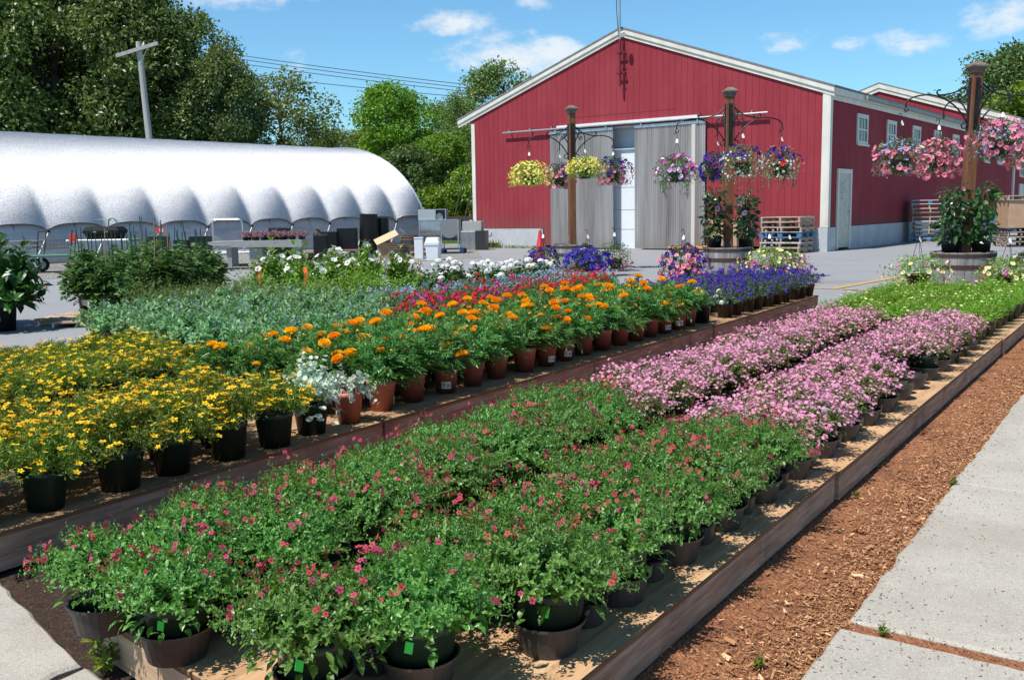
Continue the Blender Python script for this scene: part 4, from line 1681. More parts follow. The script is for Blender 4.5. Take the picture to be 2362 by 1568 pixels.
GERAN = []
for s in range(4):
    r = np.random.default_rng(850 + s)
    g, st = p_bush(r, ROUND_T, ROUND_F, .055, .06, 34, 4, .24, .27, .148)
    fl, sg = Geo(), Geo()
    t = st[2]
    m = int(r.integers(4, 7))
    sel = r.permutation(34)[:m]
    P = t[sel] + np.stack([np.zeros(m), np.zeros(m), r.uniform(.06, .14, m)], 1)
    heads = []
    for q in range(m):
        fg = Geo()
        cluster(fg, r, P[q:q + 1], np.array([[0, 0, 1.]]), .048, 34, .021)
        heads.append(part('flower_head', fg, P_WHITE))
    for i, p in zip(sel, P):
        tube(sg, [t[i] - [0, 0, .05], p], .003, 4)
    GERAN.append([('pot', potb, None), part('foliage', g, LF_GER), part('stems', sg, STEM)] + heads)
GERAN = Proto(GERAN, 'potted_geranium')

MANDE = []
for s in range(4):
    r = np.random.default_rng(880 + s)
    g, st = p_bush(r, LEAF_T, LEAF_F, .075, .14, 40, 5, .27, .50, .19, .02, .2)
    fl = Geo()
    t = st[2]
    m = int(r.integers(9, 14))
    P = t[r.permutation(40)[:m]] + [0, 0, .03]
    D = nrm(np.stack([P[:, 0] * 3 + r.normal(0, .5, m), P[:, 1] * 3 + r.normal(0, .5, m), r.uniform(.2, 1, m)], 1))
    heads = []
    for q in range(m):
        fg = Geo()
        trumpets(fg, FUN5, P[q:q + 1] + D[q:q + 1] * .05, D[q:q + 1], .045, r)
        heads.append(part('flower', fg, P_WHITE))
    pm = pot_geo(.105, .08, .20, .025).mesh('pot', POTBLACK, True)
    v = [('pot', pm, None), part('foliage', g, LF_MAN)] + heads
    if s < 3:
        tg = Geo()
        a = -1.9 + s * .7
        x, y = .2 * cos(a), .2 * sin(a)
        P3 = np.array([(x * 1.2, y * 1.2, .56), (x * 1.35, y * 1.35, .60), (x * 1.5, y * 1.5, .53), (x * 1.55, y * 1.55, .36)])
        for q in range(3):
            d = np.array([-y, x, 0]) / .2 * .024
            tg.add([P3[q] - d, P3[q] + d, P3[q + 1] + d, P3[q + 1] - d], [(0, 1, 2, 3)])
        v.append(part('ribbon_tag', tg, ORANGE))
    MANDE.append(v)
MANDE = Proto(MANDE, 'potted_trumpet_vine')

# compound tomato leaf
TOM_T, TOM_F = [], []
for i in range(5):
    sgn = (-1) ** i
    y = .3 + .14 * i
    d = nrm(np.array([sgn * .8, .6, .05])) if i < 4 else np.array([0, 1, -.1])
    sv = np.array([-d[1], d[0], 0])
    base = np.array([0, y if i < 4 else .78, -.25 * y * y])
    L_ = .36
    b0 = len(TOM_T)
    TOM_T += [base, base + d * L_ * .4 + sv * .13, base + d * L_ + [0, 0, -.12], base + d * L_ * .4 - sv * .13]
    TOM_F.append((b0, b0 + 1, b0 + 2, b0 + 3))
TOM_T, TOM_F = np.array(TOM_T), np.array(TOM_F)
TOMATO = []
for s in range(4):
    r = np.random.default_rng(900 + s)
    g, st = p_bush(r, TOM_T, TOM_F, .30, .24, 34, 6, .30, .56, .18, .10, .2)
    sg = Geo()
    stemtubes(sg, tuple(x[:20] for x in st), .005)
    pm = pot_geo(.125, .10, .24, .03).mesh('pot', POTBLACK, True)
    v = [('pot', pm, None), part('foliage', g, LF_TOM), part('stems', sg, STEM)]
    for q in range(3):
        kg = Geo()
        a = q * 2.1 + s
        tube(kg, [(.08 * cos(a), .08 * sin(a), .2), (.10 * cos(a) + r.normal(0, .05), .10 * sin(a) + r.normal(0, .05), r.uniform(1.0, 1.28))], .007, 5)
        v.append(part('stake', kg, BAMBOO if (q + s) % 5 else CANE))
    TOMATO.append(v)
TOMATO = Proto(TOMATO, 'potted_tomato')

# ================================================================== PLANTS ON THE FRONT BENCH
SP, DU = .38, .155        # pots stand staggered: every other row is half a step on


def carrier_mesh(two=False):
    """shallow moulded tray: staggered round cups and slotted lobes"""
    g = Geo()
    cups = ((0, 0), (-DU, -SP / 2)) if two else ((0, 0), (-DU, SP / 2), (-2 * DU, 0))
    for x, y in cups:
        lathe(g, [(.001, .004), (.070, .004), (.074, 0), (.090, .082), (.097, .084), (.097, .077), (.088, .077), (.072, .009)], 24, c=(x, y, 0))
    for x, y in ((-DU, 0),) if two else ((0, SP / 2), (-2 * DU, SP / 2)):
        lathe(g, [(.050, 0), (.062, .062), (.064, .066), (.052, .066)], 18, c=(x, y, 0))
        for q in (-.026, .026):
            lathe(g, [(.012, .0665), (.022, .0665), (.022, .069), (.012, .069), (.012, .055)], 12, c=(x, y + q, 0))
        box(g, x - .05, x + .05, y - .008, y + .008, .058, .0655)
        box(g, x - .045, x + .045, y - .125, y - .055, .050, .064)
    if two:
        return g.mesh('tray', CARRIER, False)
    for sg in (0, 1):
        M = Matrix.Translation((-sg * DU * 2, 0, 0)) @ Matrix.Rotation(math.atan2(SP / 2, -DU if not sg else DU), 4, 'Z')
        box(g, .08, math.hypot(DU, SP / 2) - .08, -.035, .035, .050, .066, M=M)
    return g.mesh('tray', CARRIER, False)


TRAYM = carrier_mesh()
price = Geo()
bbox(price, -.009, .009, -.0012, .0012, -.013, .013, .0008)
for k in range(4):
    box(price, -.006, .004, .0013, .0018, -.009 + k * .005, -.007 + k * .005, 1)
PRICEM = price.mesh('price_sticker', [NEON, NEONINK])
ptag = Geo()
box(ptag, -.013, .013, -.001, .001, -.05, .05)
box(ptag, -.010, .010, .0011, .0015, .0, .032, 1)
lathe(ptag, [(0, 0), (.009, 0)], 12, M=Matrix.Translation((0, .0014, -.014)) @ Matrix.Rotation(-pi / 2, 4, 'X'), mat=2)
PTAGM = ptag.mesh('plant_tag', [PAPER, TAGPIC, TAGYEL])


def child(nm, me, par, loc, rot=(0, 0, 0)):
    o = bpy.data.objects.new(nm, me)
    COL.objects.link(o)
    o.parent = par
    o.location = loc
    o.rotation_euler = rot
    return o


COLS = [(-1.265, 'outermost row beside the mulch'), (-1.42, 'second row from the mulch'), (-1.575, 'third row from the mulch'),
        (-2.05, 'fourth row from the mulch'), (-2.205, 'fifth row from the mulch'), (-2.36, 'row nearest the middle bench')]
TRAYRAISE = .006
random.seed(11)
V0 = 1.62
for ci, (u, cname) in enumerate(COLS):
    seq = {'coral': 0, 'pink': 0}
    for k in range(20):
        v = V0 + k * SP + (SP / 2 if ci in (1, 4) else 0) - (.165 if ci > 2 else 0)
        if k == 0 and ci in (1, 2):
            v -= .14
        if v > 8.35 or (ci == 0 and k == 0) or (ci == 0 and k in (11, 12)) or (ci == 1 and k == 11):
            continue
        lim = (3.72, 3.75, 3.8, 4.0, 4.15, 4.25)[ci]
        kind = 'coral' if v < lim else 'pink'
        uu, vv = u + random.uniform(-.010, .010), v + random.uniform(-.010, .010)
        q = seq[kind]
        seq[kind] += 1
        if kind == 'coral':
            t = CORAL.place('potted_plant', f'small coral flowers over green leaves, pot {nth(q)} from near end, {cname}', 'potted plant',
                            UV(uu, vv, ZA + TRAYRAISE), 'pots of coral flowers on the front bench', scale=random.uniform(.93, 1.10) * (.86 if (ci == 5 and k == 0) else 1), lean=.06)
        else:
            t = PINKS.place('potted_plant', f'dense pale pink flowers, {nth(q)} pot from the coral ones, {cname}', 'potted plant',
                            UV(uu, vv, ZA + TRAYRAISE), 'pots of pink flowers on the front bench', scale=random.uniform(.97, 1.1), lean=.04)
        rz = t.rotation_euler[2]
        if (ci, k) in ((0, 1), (1, 0), (2, 0), (3, 0), (0, 12), (4, 2), (2, 3)):
            a = -1.75 - rz
            child('price_sticker', PRICEM, t, (.0835 * cos(a), .0835 * sin(a), .112), (0, R_(8), a - pi / 2 + pi))
        if (ci, k) in ((0, 7), (0, 4), (0, 13)):
            a = -1.6 - rz
            child('plant_tag', PTAGM, t, (.08 * cos(a), .08 * sin(a), .185), (R_(-15), 0, a + pi / 2 + pi))
random.seed(5)
for pair, (ua, nm) in enumerate(((-1.265, 'mulch side'), (-2.05, 'far side'))):
    for k in range(20):
        v = V0 + k * SP - .165 * pair
        if v > 8.35 or (pair == 0 and k == 0):
            continue
        lab = f'dark three-cup pot tray, {nth(k)} from the near end along the {nm}'
        if pair == 0 and k in (11, 12):
            lab = f'tray with an empty cup in the gap of the pinks, {"nearer" if k == 11 else "farther"} one'
        o = bpy.data.objects.new('pot_tray', TRAYM)
        COL.objects.link(o)
        o.location = UV(ua, v, ZA)
        o.rotation_euler = (0, 0, BROT)
        tag(o, lab, 'pot tray', 'pot trays on the front bench')
o = bpy.data.objects.new('pot_tray', carrier_mesh(True))
COL.objects.link(o)
o.location = UV(-1.42, V0 + SP / 2 - .14, ZA)
o.rotation_euler = (0, 0, BROT)
tag(o, 'dark two-cup pot tray at the very front corner of the front bench', 'pot tray', 'pot trays on the front bench')
# lime plants past the pink ones
random.seed(12)
LC = [(-1.27, 'outermost row beside the mulch'), (-1.56, 'second row'), (-1.85, 'middle row'), (-2.14, 'fourth row'), (-2.43, 'innermost row')]
for ci, (u, cname) in enumerate(LC):
    v, q = 8.42 + .05 * ci, 0
    while v < 11.5 - .25 * (ci - 2):
        LIME.place('potted_plant', f'lime leafy plant with few cream flowers, {nth(q)} beyond the pinks, {cname}', 'potted plant', UV(u + random.uniform(-.03, .03), v, ZA), 'lime plants on the front bench', lean=.04)
        v += .295
        q += 1

# ================================================================== MIDDLE AND BACK BENCH
random.seed(13)
YC = [(-3.48, 'front row'), (-3.74, 'second row'), (-3.98, 'back row')]
for ci, (u, cname) in enumerate(YC):
    v, q = (1.66, 1.52, 1.6, 1.55)[ci], 0
    while v < 3.2:
        t = BIDENS.place('potted_plant', f'yellow daisy plant in dark green pot, {nth(q)} from the left, {cname} of middle bench', 'potted plant',
                     UV(u + random.uniform(-.02, .02), v + random.uniform(-.02, .02), ZB), 'yellow daisies on the middle bench', lean=.05, scale=random.uniform(.95, 1.08))
        if ci == 0 and q == 4:
            a = -1.7 - t.rotation_euler[2]
            child('plant_tag', PTAGM, t, (.085 * cos(a), .085 * sin(a), .185), (R_(-10), 0, a + pi / 2 + pi))
        v += .285
        q += 1
for ci in range(5):
    u = -5.12 - ci * .29
    v, q = (2.5, 2.55, 2.6, 2.65, 2.8)[ci], 0
    while v < 4.05 + .08 * ci:
        LOWBID.place('potted_plant', f'yellow daisy plant on the back bench, {nth(q)} from the left, row {["one", "two", "three", "four", "five"][ci]} from the front', 'potted plant',
                     UV(u + random.uniform(-.02, .02), v + random.uniform(-.02, .02), ZC), 'yellow daisies on the back bench', lean=.04, scale=random.uniform(.93, 1.02))
        v += .285
        q += 1
# silver-leaved plant at the corner and its neighbour trailing over a terracotta pot
r = np.random.default_rng(950)
g, st = p_bush(r, ROUND_T, ROUND_F, .030, .032, 85, 6, .17, .19, .158, .10)
n = 22
a = r.uniform(0, 2 * pi, n)
P = np.stack([.15 * np.cos(a), .15 * np.sin(a), .12 + r.uniform(-.06, .05, n)], 1)
scatter(g, ROUND_T, ROUND_F, P, nrm(np.stack([np.cos(a), np.sin(a), -r.uniform(.1, 1, n)], 1)), np.tile([[0, 0, 1.]], (n, 1)), .034, .036)
SIL = [[('pot', poty, None), part('foliage', g, LF_SIL)]]
g, st = p_bush(r, ROUND_T, ROUND_F, .026, .028, 34, 5, .17, .10, .165, .12)
SIL.append([('pot', pott, None), ('pot_label', stick, None), part('foliage', g, LF_SIL)])
SIL = Proto(SIL, 'potted_silver_plant')
SIL.place('potted_plant', 'bushy silver-leaved plant in a dark pot between yellow daisies and marigolds', 'potted plant', UV(-3.52, 3.36, ZB), var=0, rz=.3)
SIL.place('potted_plant', 'thin silver trailing plant in a terracotta pot with a white label', 'potted plant', UV(-3.53, 3.64, ZB), var=1, rz=-2.0 + .6)

random.seed(14)
MC = [(0, 'front row'), (-.27, 'second row'), (-.54, 'third row'), (-.80, 'fourth row')]
for ci, (du, cname) in enumerate(MC):
    v, q = (3.95, 3.72, 3.62, 3.55)[ci], 0
    while v < 8.35:
        u = -3.52 + du - .020 * (v - 1.4)
        MARI.place('potted_plant', f'orange marigold in a terracotta pot, {nth(q)} from the left, {cname}', 'potted plant',
                   UV(u + random.uniform(-.02, .02), v + random.uniform(-.02, .02), ZB), 'marigolds on the middle bench', rz=random.choice([0., .25, -.3, 3.0, 1.4]) , lean=.05, scale=random.uniform(.95, 1.08))
        v += .292
        q += 1
# green pot with white flowers at the end of the marigolds
WHT = mk('red', LF_PUR, P_WHITE, 960, 1)
WHT.place('potted_plant', 'leafy plant with a white flower head in a dark pot past the marigolds', 'potted plant', UV(-3.68, 8.62, ZB), scale=1.15)
random.seed(15)
for ci, cname in enumerate(('front row', 'second row', 'third row', 'back row')):
    v, q = (9.1, 8.95, 8.85, 8.8)[ci], 0
    while v < 12.0:
        VPUR.place('potted_plant', f'violet verbena in a dark pot, {nth(q)} from the left, {cname}', 'potted plant',
                   UV(-3.64 - .30 * ci, v + random.uniform(-.03, .03), ZB), 'violet verbenas at the far end of the middle bench', lean=.05)
        v += .30
        q += 1
random.seed(16)
for ci in range(9):
    u = -4.92 - ci * .335
    v, q = (4.36 + .06 * ci if ci > 0 else 4.2), 0
    while v < min(5.75 + .28 * ci, 6.75):
        SALVIA.place('potted_plant', f'grey-green sage plant, {nth(q)} from the left, row {ci + 1} behind the marigolds', 'potted plant',
                     UV(u + random.uniform(-.03, .03), v + random.uniform(-.03, .03), ZC), 'grey-green sage plants on the back bench', lean=.05, scale=random.uniform(.95, 1.1))
        v += .335
        q += 1
random.seed(17)
for ci in range(7):
    u = -4.95 - ci * .31
    v, q = 6.0 + .19 * ci, 0
    while v < min(9.3 + .55 * ci, 10.9):
        edge = (ci <= 2) or v > 9.2
        w = random.random()
        if ci >= 5 or (ci >= 3 and w < .5):
            kd, nm, what = VLOB, 'pale blue lobelia', 'tiny pale blue flowers'
        elif w > .84:
            kd, nm, what = VMAG, 'magenta verbena', 'magenta flower heads'
        else:
            kd, nm, what = VRED, 'crimson verbena', 'crimson flower heads'
        kd.place('potted_plant', f'{nm} pot, {nth(q)} from the left, row {ci + 1} behind the marigolds', 'potted plant',
                 UV(u + random.uniform(-.04, .04), v + random.uniform(-.04, .04), .07 + .10 * (ci < 6)), 'verbena and lobelia pots behind the marigolds', lean=.05, scale=random.uniform(.95, 1.12))
        v += .34
        q += 1
random.seed(18)
for ci in range(6):
    u = -7.1 - ci * .42
    v, q = 6.2 + .05 * ci, 0
    while v < (8.5 if ci < 3 else 7.9):
        fine = v < 7.2 + .1 * ci
        (FINE if fine else BASIL).place('potted_plant', f'{"fine-leaved olive herb" if fine else "bright green leafy herb"} pot, {nth(q)} from the left, row {ci + 1} behind the sage', 'potted plant',
                UV(u + random.uniform(-.05, .05), v + random.uniform(-.05, .05), .06), 'green herbs behind the sage', lean=.05, scale=random.uniform(1.15, 1.35) if fine else random.uniform(1.2, 1.4))
        v += .42
        q += 1
random.seed(19)
for i, (x, y) in enumerate([(-3.05, 12.3), (-2.62, 12.1), (-2.2, 12.25), (-1.78, 12.1), (-3.2, 12.85), (-2.75, 12.7), (-2.3, 12.75), (-1.9, 12.7), (-1.45, 12.6), (-2.9, 13.4), (-2.45, 13.3)]):
    MANDE.place('potted_plant', f'white trumpet-flowered glossy plant, {nth(i) if i else "nearest left"} of the clump left of the white geraniums', 'potted plant', (x, y, .03), 'white trumpet-flowered plants', var=i, rz=(0 if i < 4 else None), lean=.05, scale=.98)
for i, (x, y) in enumerate([(-1.15, 13.1), (-.72, 13.2), (-.3, 13.1), (.1, 13.15), (-1.35, 13.7), (-.95, 13.75), (-.5, 13.7), (-.1, 13.75), (.32, 13.6), (-.8, 14.3), (-.35, 14.3), (.1, 14.3), (.42, 14.1)]):
    GERAN.place('potted_plant', f'white geranium, {nth(i) if i else "nearest left"} of the clump in front of the white bin', 'potted plant', (x, y, .03), 'white geraniums', lean=.05)
random.seed(20)
k = 0
for iy in range(4):
    for ix in range(4):
        x = -5.22 + ix * .34 + iy * .03 + random.uniform(-.05, .05)
        y = 11.75 + iy * .52 + random.uniform(-.05, .05) - ix * .05
        TOMATO.place('potted_plant', f'staked tomato plant in a black pot, {nth(ix) if ix else "leftmost"}{" from the left" if ix else ""}, {["front row", "second row", "third row", "back row"][iy]}', 'tomato plant', (x, y, .10), 'staked tomato plants', lean=.04, scale=random.uniform(.82, .94))
# white label on the first tomato pot
lg = Geo()
lathe(lg, [(.1135, .12), (.1205, .19)], 6, a0=-1.9, a1=-1.1)
LBL = lg.mesh('pot_label', PAPER)
for o in list(bpy.data.objects):
    if o.get('label', '').startswith('staked tomato plant in a black pot, leftmost, front'):
        c = child('pot_label', LBL, o, (0, 0, 0), (0, 0, -o.rotation_euler[2]))
# broad-leaved plants at the left edge
BIGL = []
for s in range(2):
    r = np.random.default_rng(970 + s)
    g, st = p_bush(r, LEAF_T, LEAF_F, .135, .22, 44, 6, .46, .66, .24, .18, .2)
    fl, sg = Geo(), Geo()
    stemtubes(sg, st, .006)
    t = st[2]
    P = t[r.permutation(44)[:4]] * [1.02, 1.02, .92]
    D = nrm(np.stack([P[:, 0] * 3, P[:, 1] * 3, -r.uniform(0, .6, 4)], 1))
    heads = []
    for q in range(4):
        fg = Geo()
        trumpets(fg, FUN5, P[q:q + 1] + D[q:q + 1] * .06, D[q:q + 1], .032, r)
        heads.append(part('flower', fg, P_PEACH))
    pm = pot_geo(.15, .12, .30, .03).mesh('pot', POTBLACK, True)
    BIGL.append([('pot', pm, None), part('foliage', g, LF_BIG), part('stems', sg, STEMB)] + heads)
BIGL = Proto(BIGL, 'potted_broadleaf')
t = BIGL.place('potted_plant', 'broad-leaved plant with peach blooms in a black pot at the left edge, rightmost', 'potted plant', (-5.82, 11.0, 0), 'broad-leaved plants at the left edge', var=0, rz=.4)
lg = Geo()
lathe(lg, [(.1365, .12), (.1425, .20)], 6, a0=-1.9, a1=-1.35)
child('pot_label', lg.mesh('pot_label', PAPER), t, (0, 0, 0), (0, 0, -.4))
BIGL.place('potted_plant', 'broad-leaved plant behind the rightmost one at the left edge', 'potted plant', (-6.35, 11.6, 0), 'broad-leaved plants at the left edge', var=1, rz=1.4)
BIGL.place('potted_plant', 'broad-leaved plant half cut off by the left edge', 'potted plant', (-6.5, 11.0, 0), 'broad-leaved plants at the left edge', var=1, rz=3.)
# low wooden skid under the tomatoes
g = Geo()
for k in range(4):
    box(g, -.9, 1.2, -.62 + k * .45, -.62 + k * .45 + .38, .055, .078)
tk_ = g
o = thing('wooden_skid', 'low worn wooden skid under the tomato pots', 'skid', (-4.75, 12.0, 0), R_(-4))
g.build('deck_boards', PALW, o)
for y in (-.55, .1, .8):
    g = Geo()
    box(g, -.9, 1.2, y, y + .05, 0, .053)
    g.build('runner', PALW, o)
o = thing('wooden_skid', 'low whitish-edged wooden skid left of the tomato pots', 'skid', (-4.95, 11.32, 0), R_(8))
g = Geo()
for k in range(3):
    box(g, -.38, .2, -.15 + k * .13, -.15 + k * .13 + .11, .05, .07)
g.build('deck_boards', PALW, o)
g = Geo()
box(g, -.40, -.382, -.16, .25, .005, .06)
g.build('end_strip', PALWHITE, o)

# weeds by the near path
WEED = []
for s in range(2):
    r = np.random.default_rng(980 + s)
    g, st = p_bush(r, LEAF_T, LEAF_F, .020, .045, 9, 6, .055, .10, 0., .01, .3)
    sg = Geo()
    stemtubes(sg, st, .0014)
    WEED.append([part('leaves', g, LF_WEED), part('stems', sg, STEM)])
WEED = Proto(WEED)
for i, (u, v, s_, lab) in enumerate([(-2.86, 1.70, .75, 'small weed in the dirt at the edge of the near path'), (-2.47, 1.52, 1.15, 'taller yellowish weed beside the near end of the front bench'), (-2.36, 1.435, .8, 'low weed growing from the crack at the path corner'),
                                     (-.73, 4.52, .40, 'grass tuft at the sidewalk edge by the middle joint'), (-.62, 2.80, .34, 'grass tuft in the wide mulch-filled sidewalk joint'), (-1.05, 4.15, .28, 'tiny weed against the bench board in the mulch'), (-.86, 2.42, .32, 'flat little weed in the mulch near the bottom edge')]):
    WEED.place('weed', lab, 'weed', UV(u, v, .008), scale=s_, rz=i * 1.3)

# ================================================================== BARRELS, POSTS, HANGING BASKETS
def half_barrel(label, loc, rt, rb, h, staves=STAVES, hoop=RUST, rz=0, flip=False):
    t = thing('half_barrel', label, 'barrel planter', loc, rz)
    g = Geo()
    n = 26
    r = np.random.default_rng(int(rt * 1000 + loc[0] * 100) % 997)
    for i in range(n):
        a0, a1 = 2 * pi * i / n + .006, 2 * pi * (i + 1) / n - .006
        dz = r.uniform(-.006, .006)
        prof = [(rb, 0), (rb + (rt - rb) * .6, h * .5), (rt, h + dz), (rt - .03, h + dz), (rb + (rt - rb) * .6 - .03, h * .5), (rb - .02, .02)]
        lathe(g, prof, 3, a0=a0, a1=a1)
        an = (a0, a1)
        for a in an:
            V = [(q[0] * cos(a), q[0] * sin(a), q[1]) for q in prof]
            g.add(V, [(0, 1, 2, 3, 4, 5)] if a == a0 else [(5, 4, 3, 2, 1, 0)])
    g.build('staves', staves, t)
    def rad(z):
        q = z / h
        return rb + (rt - rb) * (.6 * q / .5 if q < .5 else .6 + .4 * (q - .5) / .5)
    for z0, z1 in ((h * .10, h * .19), (h * .57, h * .68), (h * .87, h * .96)) if not flip else ((h * .04, h * .12), (h * .33, h * .40), (h * .72, h * .8), (h * .9, h * .97)):
        g = Geo()
        lathe(g, [(rad(z0) + .002, z0), (rad(z0) + .007, z0), (rad(z1) + .007, z1), (rad(z1) + .002, z1)], 40)
        g.build('hoop', hoop, t)
    g = Geo()
    lathe(g, [(.001, h - .07), (rt - .045, h - .075)], 24)
    g.build('soil' if not flip else 'lid', POTSOIL if not flip else DARKSTAVE, t)
    return t


BAR = [((1.30, 20.3, 0), .415, .355, .55), ((3.82, 17.0, 0), .425, .365, .57), ((6.60, 14.1, 0), .445, .375, .56)]
half_barrel('grey weathered half barrel by the red cone, holding the left basket post', *BAR[0])
half_barrel('grey half barrel with two tall vines, in front of the cardboard box', *BAR[1])
half_barrel('biggest, nearest grey half barrel on the right beyond the lime plants', *BAR[2])


def spiral(c, a0, turns, r0, r1, n=14):
    t = np.linspace(0, 1, n)
    a = a0 + turns * 2 * pi * t
    rr = r0 + (r1 - r0) * t
    return [(c[0] + q * cos(x), c[1] + q * sin(x)) for q, x in zip(rr, a)]


def bez(P, n=12):
    P = np.array(P, float)
    t = np.linspace(0, 1, n)[:, None]
    return (1 - t) ** 3 * P[0] + 3 * (1 - t) ** 2 * t * P[1] + 3 * (1 - t) * t ** 2 * P[2] + t ** 3 * P[3]


def basket_post(label, loc, H, w, ang, L, lean=(0, 0), zb=2.36):
    t = thing('basket_post', label, 'post', (loc[0], loc[1], 0), ang)
    t.rotation_euler = (lean[0], lean[1], ang)
    g = Geo()
    bbox(g, -w / 2, w / 2, -w / 2, w / 2, .10, H - .10, .008)
    g.build('post', CEDAR, t)
    g = Geo()
    q = w / 2
    for a, z0, z1 in ((q + .012, H - .13, H - .085), (q + .03, H - .085, H - .05), (q + .045, H - .05, H - .03)):
        box(g, -a, a, -a, a, z0, z1)
    a = q + .045
    g.add([(-a, -a, H - .03), (a, -a, H - .03), (a, a, H - .03), (-a, a, H - .03), (-a * .3, -a * .3, H + .03), (a * .3, -a * .3, H + .03), (a * .3, a * .3, H + .03), (-a * .3, a * .3, H + .03)], BOXF)
    g.build('post_cap', CEDARG, t)
    hooks = []
    for k in range(4):
        M = Matrix.Rotation(k * pi / 2, 4, 'Z')
        g = Geo()
        def arc(pts, r=.012):
            tube(g, [(x, 0, z) for x, z in pts], r, 6, M=M)
        box(g, w / 2 + .001, w / 2 + .014, -.03, .03, zb - .06, zb + .66, M=M)
        x0 = w / 2 + .014
        # long arm rising from the foot of the plate and arching out to the hook
        arc(bez([(x0, zb + .03), (x0 + .16, zb + .34), (L * .55, zb + .44), (L * .72, zb + .42)]).tolist() + bez([(L * .72, zb + .42), (L * .95, zb + .40), (L * 1.02, zb + .33), (L * .99, zb + .24)]).tolist()[1:])
        # upper scroll
        arc(bez([(x0, zb + .60), (x0 + .10, zb + .50), (x0 + .20, zb + .43), (x0 + .42, zb + .42)]).tolist() + spiral((x0 + .42, zb + .465), -pi / 2, .62, .045, .022))
        arc(bez([(x0 + .02, zb + .50), (x0 + .03, zb + .40), (x0 + .10, zb + .30), (x0 + .14, zb + .36)]).tolist() + spiral((x0 + .115, zb + .38), 0, .6, .03, .014), .009)
        # foot curl
        arc(spiral((x0 + .035, zb - .01), pi * .6, -.8, .05, .028), .010)
        # hook eye
        arc(spiral((L * .985, zb + .215), pi / 2, -.85, .030, .024), .009)
        b = g.build('bracket_arm', DARKMETAL, t)
        for z in (zb, zb + .3, zb + .62):
            bg = Geo()
            lathe(bg, [(0, .008), (.012, .004), (.014, 0)], 8, M=M @ Matrix.Translation((w / 2 + .014, 0, z)) @ Matrix.Rotation(pi / 2, 4, 'Y'))
            bg.build('bolt', DARKMETAL, b)
        hooks.append(Vector((loc[0], loc[1], 0)) + (Matrix.Rotation(ang + k * pi / 2, 3, 'Z') @ Vector((L * .985, 0, 0))) + Vector((0, 0, zb + .19)))
    g = Geo()
    for s_ in (-1, 1):
        box(g, s_ * w / 2 - .004 if s_ > 0 else -w / 2 - .014, w / 2 + .014 if s_ > 0 else -w / 2 + .004, -.03, .03, .30, .72)
    g.build('post_anchor', STEEL, t)
    return hooks


def basket_geo(r, flowers, lf, Rr=.40, H=.30, trail=0, n_leaf=1500, lw=.022, ll=.042, thin=0.):
    """foliage dome of a basket and its flowers. flowers: list of (material index, template, size, count, zone)"""
    g, fl = Geo(), Geo()
    def surf(n, zmin, zmax, inner=.75):
        a = r.uniform(0, 2 * pi, n)
        z = r.uniform(zmin, zmax, n)
        rad = np.sqrt(np.clip(1 - np.clip(z, 0, 1) ** 2 * .95, .03, 1)) * np.where(z < 0, 1 + z * .18, 1)
        lump = 1 + .14 * np.sin(3 * a + r.uniform(0, 6)) + .10 * np.sin(5 * a + 1.3)
        q = r.uniform(inner, 1.05, n) * lump
        P = np.stack([Rr * rad * q * np.cos(a), Rr * rad * q * np.sin(a), H * z * (.75 + .3 * q)], 1)
        Nn = nrm(np.stack([np.cos(a) * rad, np.sin(a) * rad, np.clip(z, -.4, 1) * .9 + .1], 1))
        return P, Nn
    P, Nn = surf(n_leaf, -.75, 1.0, .25)
    D = nrm(Nn * .8 + rdir(n_leaf, r) * .7)
    scatter(g, LEAF_T, LEAF_F, P, D, nrm(Nn + rdir(n_leaf, r) * .5), lw * r.uniform(.6, 1.2, n_leaf), ll * r.uniform(.6, 1.2, n_leaf))
    for m, tm, size, cnt, (z0, z1) in flowers:
        P, Nn = surf(cnt, z0, z1, .88)
        D = nrm(Nn + r.normal(0, .35, (cnt, 3)) + [0, 0, .1])
        if tm in ('fun',):
            trumpets(fl, FUN, P, D, size * r.uniform(.75, 1.12, cnt), r, m)
        else:
            blooms(fl, STAR5, P, D, size * r.uniform(.7, 1.2, cnt), r, m, None)
    for k in range(trail):
        a = r.uniform(0, 2 * pi)
        q = Rr * r.uniform(.5, .85)
        L_ = r.uniform(.2, .42)
        s = np.linspace(0, 1, 9)
        pts = np.stack([(q + .05 * np.sin(s * 2)) * cos(a) + r.normal(0, .01, 9), (q + .05 * np.sin(s * 2)) * sin(a) + r.normal(0, .01, 9), -.05 - L_ * s], 1)
        tube(g, pts, .0025, 3)
        m = 26
        ii = r.integers(0, 9, m)
        scatter(g, LEAF_T, LEAF_F, pts[ii] + r.normal(0, .012, (m, 3)), nrm(rdir(m, r) + [0, 0, -.5]), rdir(m, r), lw * .8, ll * .7)
    return g, fl


def hanger_geo(z0, z1, R0=.13, hook=True):
    g = Geo()
    for k in range(3):
        a = 2 * pi * k / 3 + .4
        tube(g, [(R0 * cos(a), R0 * sin(a), z0), (.004 * cos(a), .004 * sin(a), z1 - .10)], .0035, 4)
    pts = [(0, 0, z1 - .10), (0, 0, z1 - .05)] + [(-.022 + .022 * cos(a), 0, z1 - .03 + .026 * sin(a)) for a in np.linspace(0, pi * 1.15, 9)]
    tube(g, pts, .0055, 5)
    return g


def tag_geo(z, s=1.):
    g = Geo()
    w, h = .021 * s, .075 * s
    g.add([(-w * .3, .008, z), (w * .3, .008, z), (w, .012, z - h * .4), (w, .03, z - h), (-w, .03, z - h), (-w, .012, z - h * .4)], [(0, 1, 2, 3, 4, 5)])
    g.add([(-w * .5, .0105, z - h * .45), (w * .5, .0105, z - h * .45), (w * .5, .0185, z - h * .62), (-w * .5, .0185, z - h * .62)], [(0, 1, 2, 3)], 1)
    return g


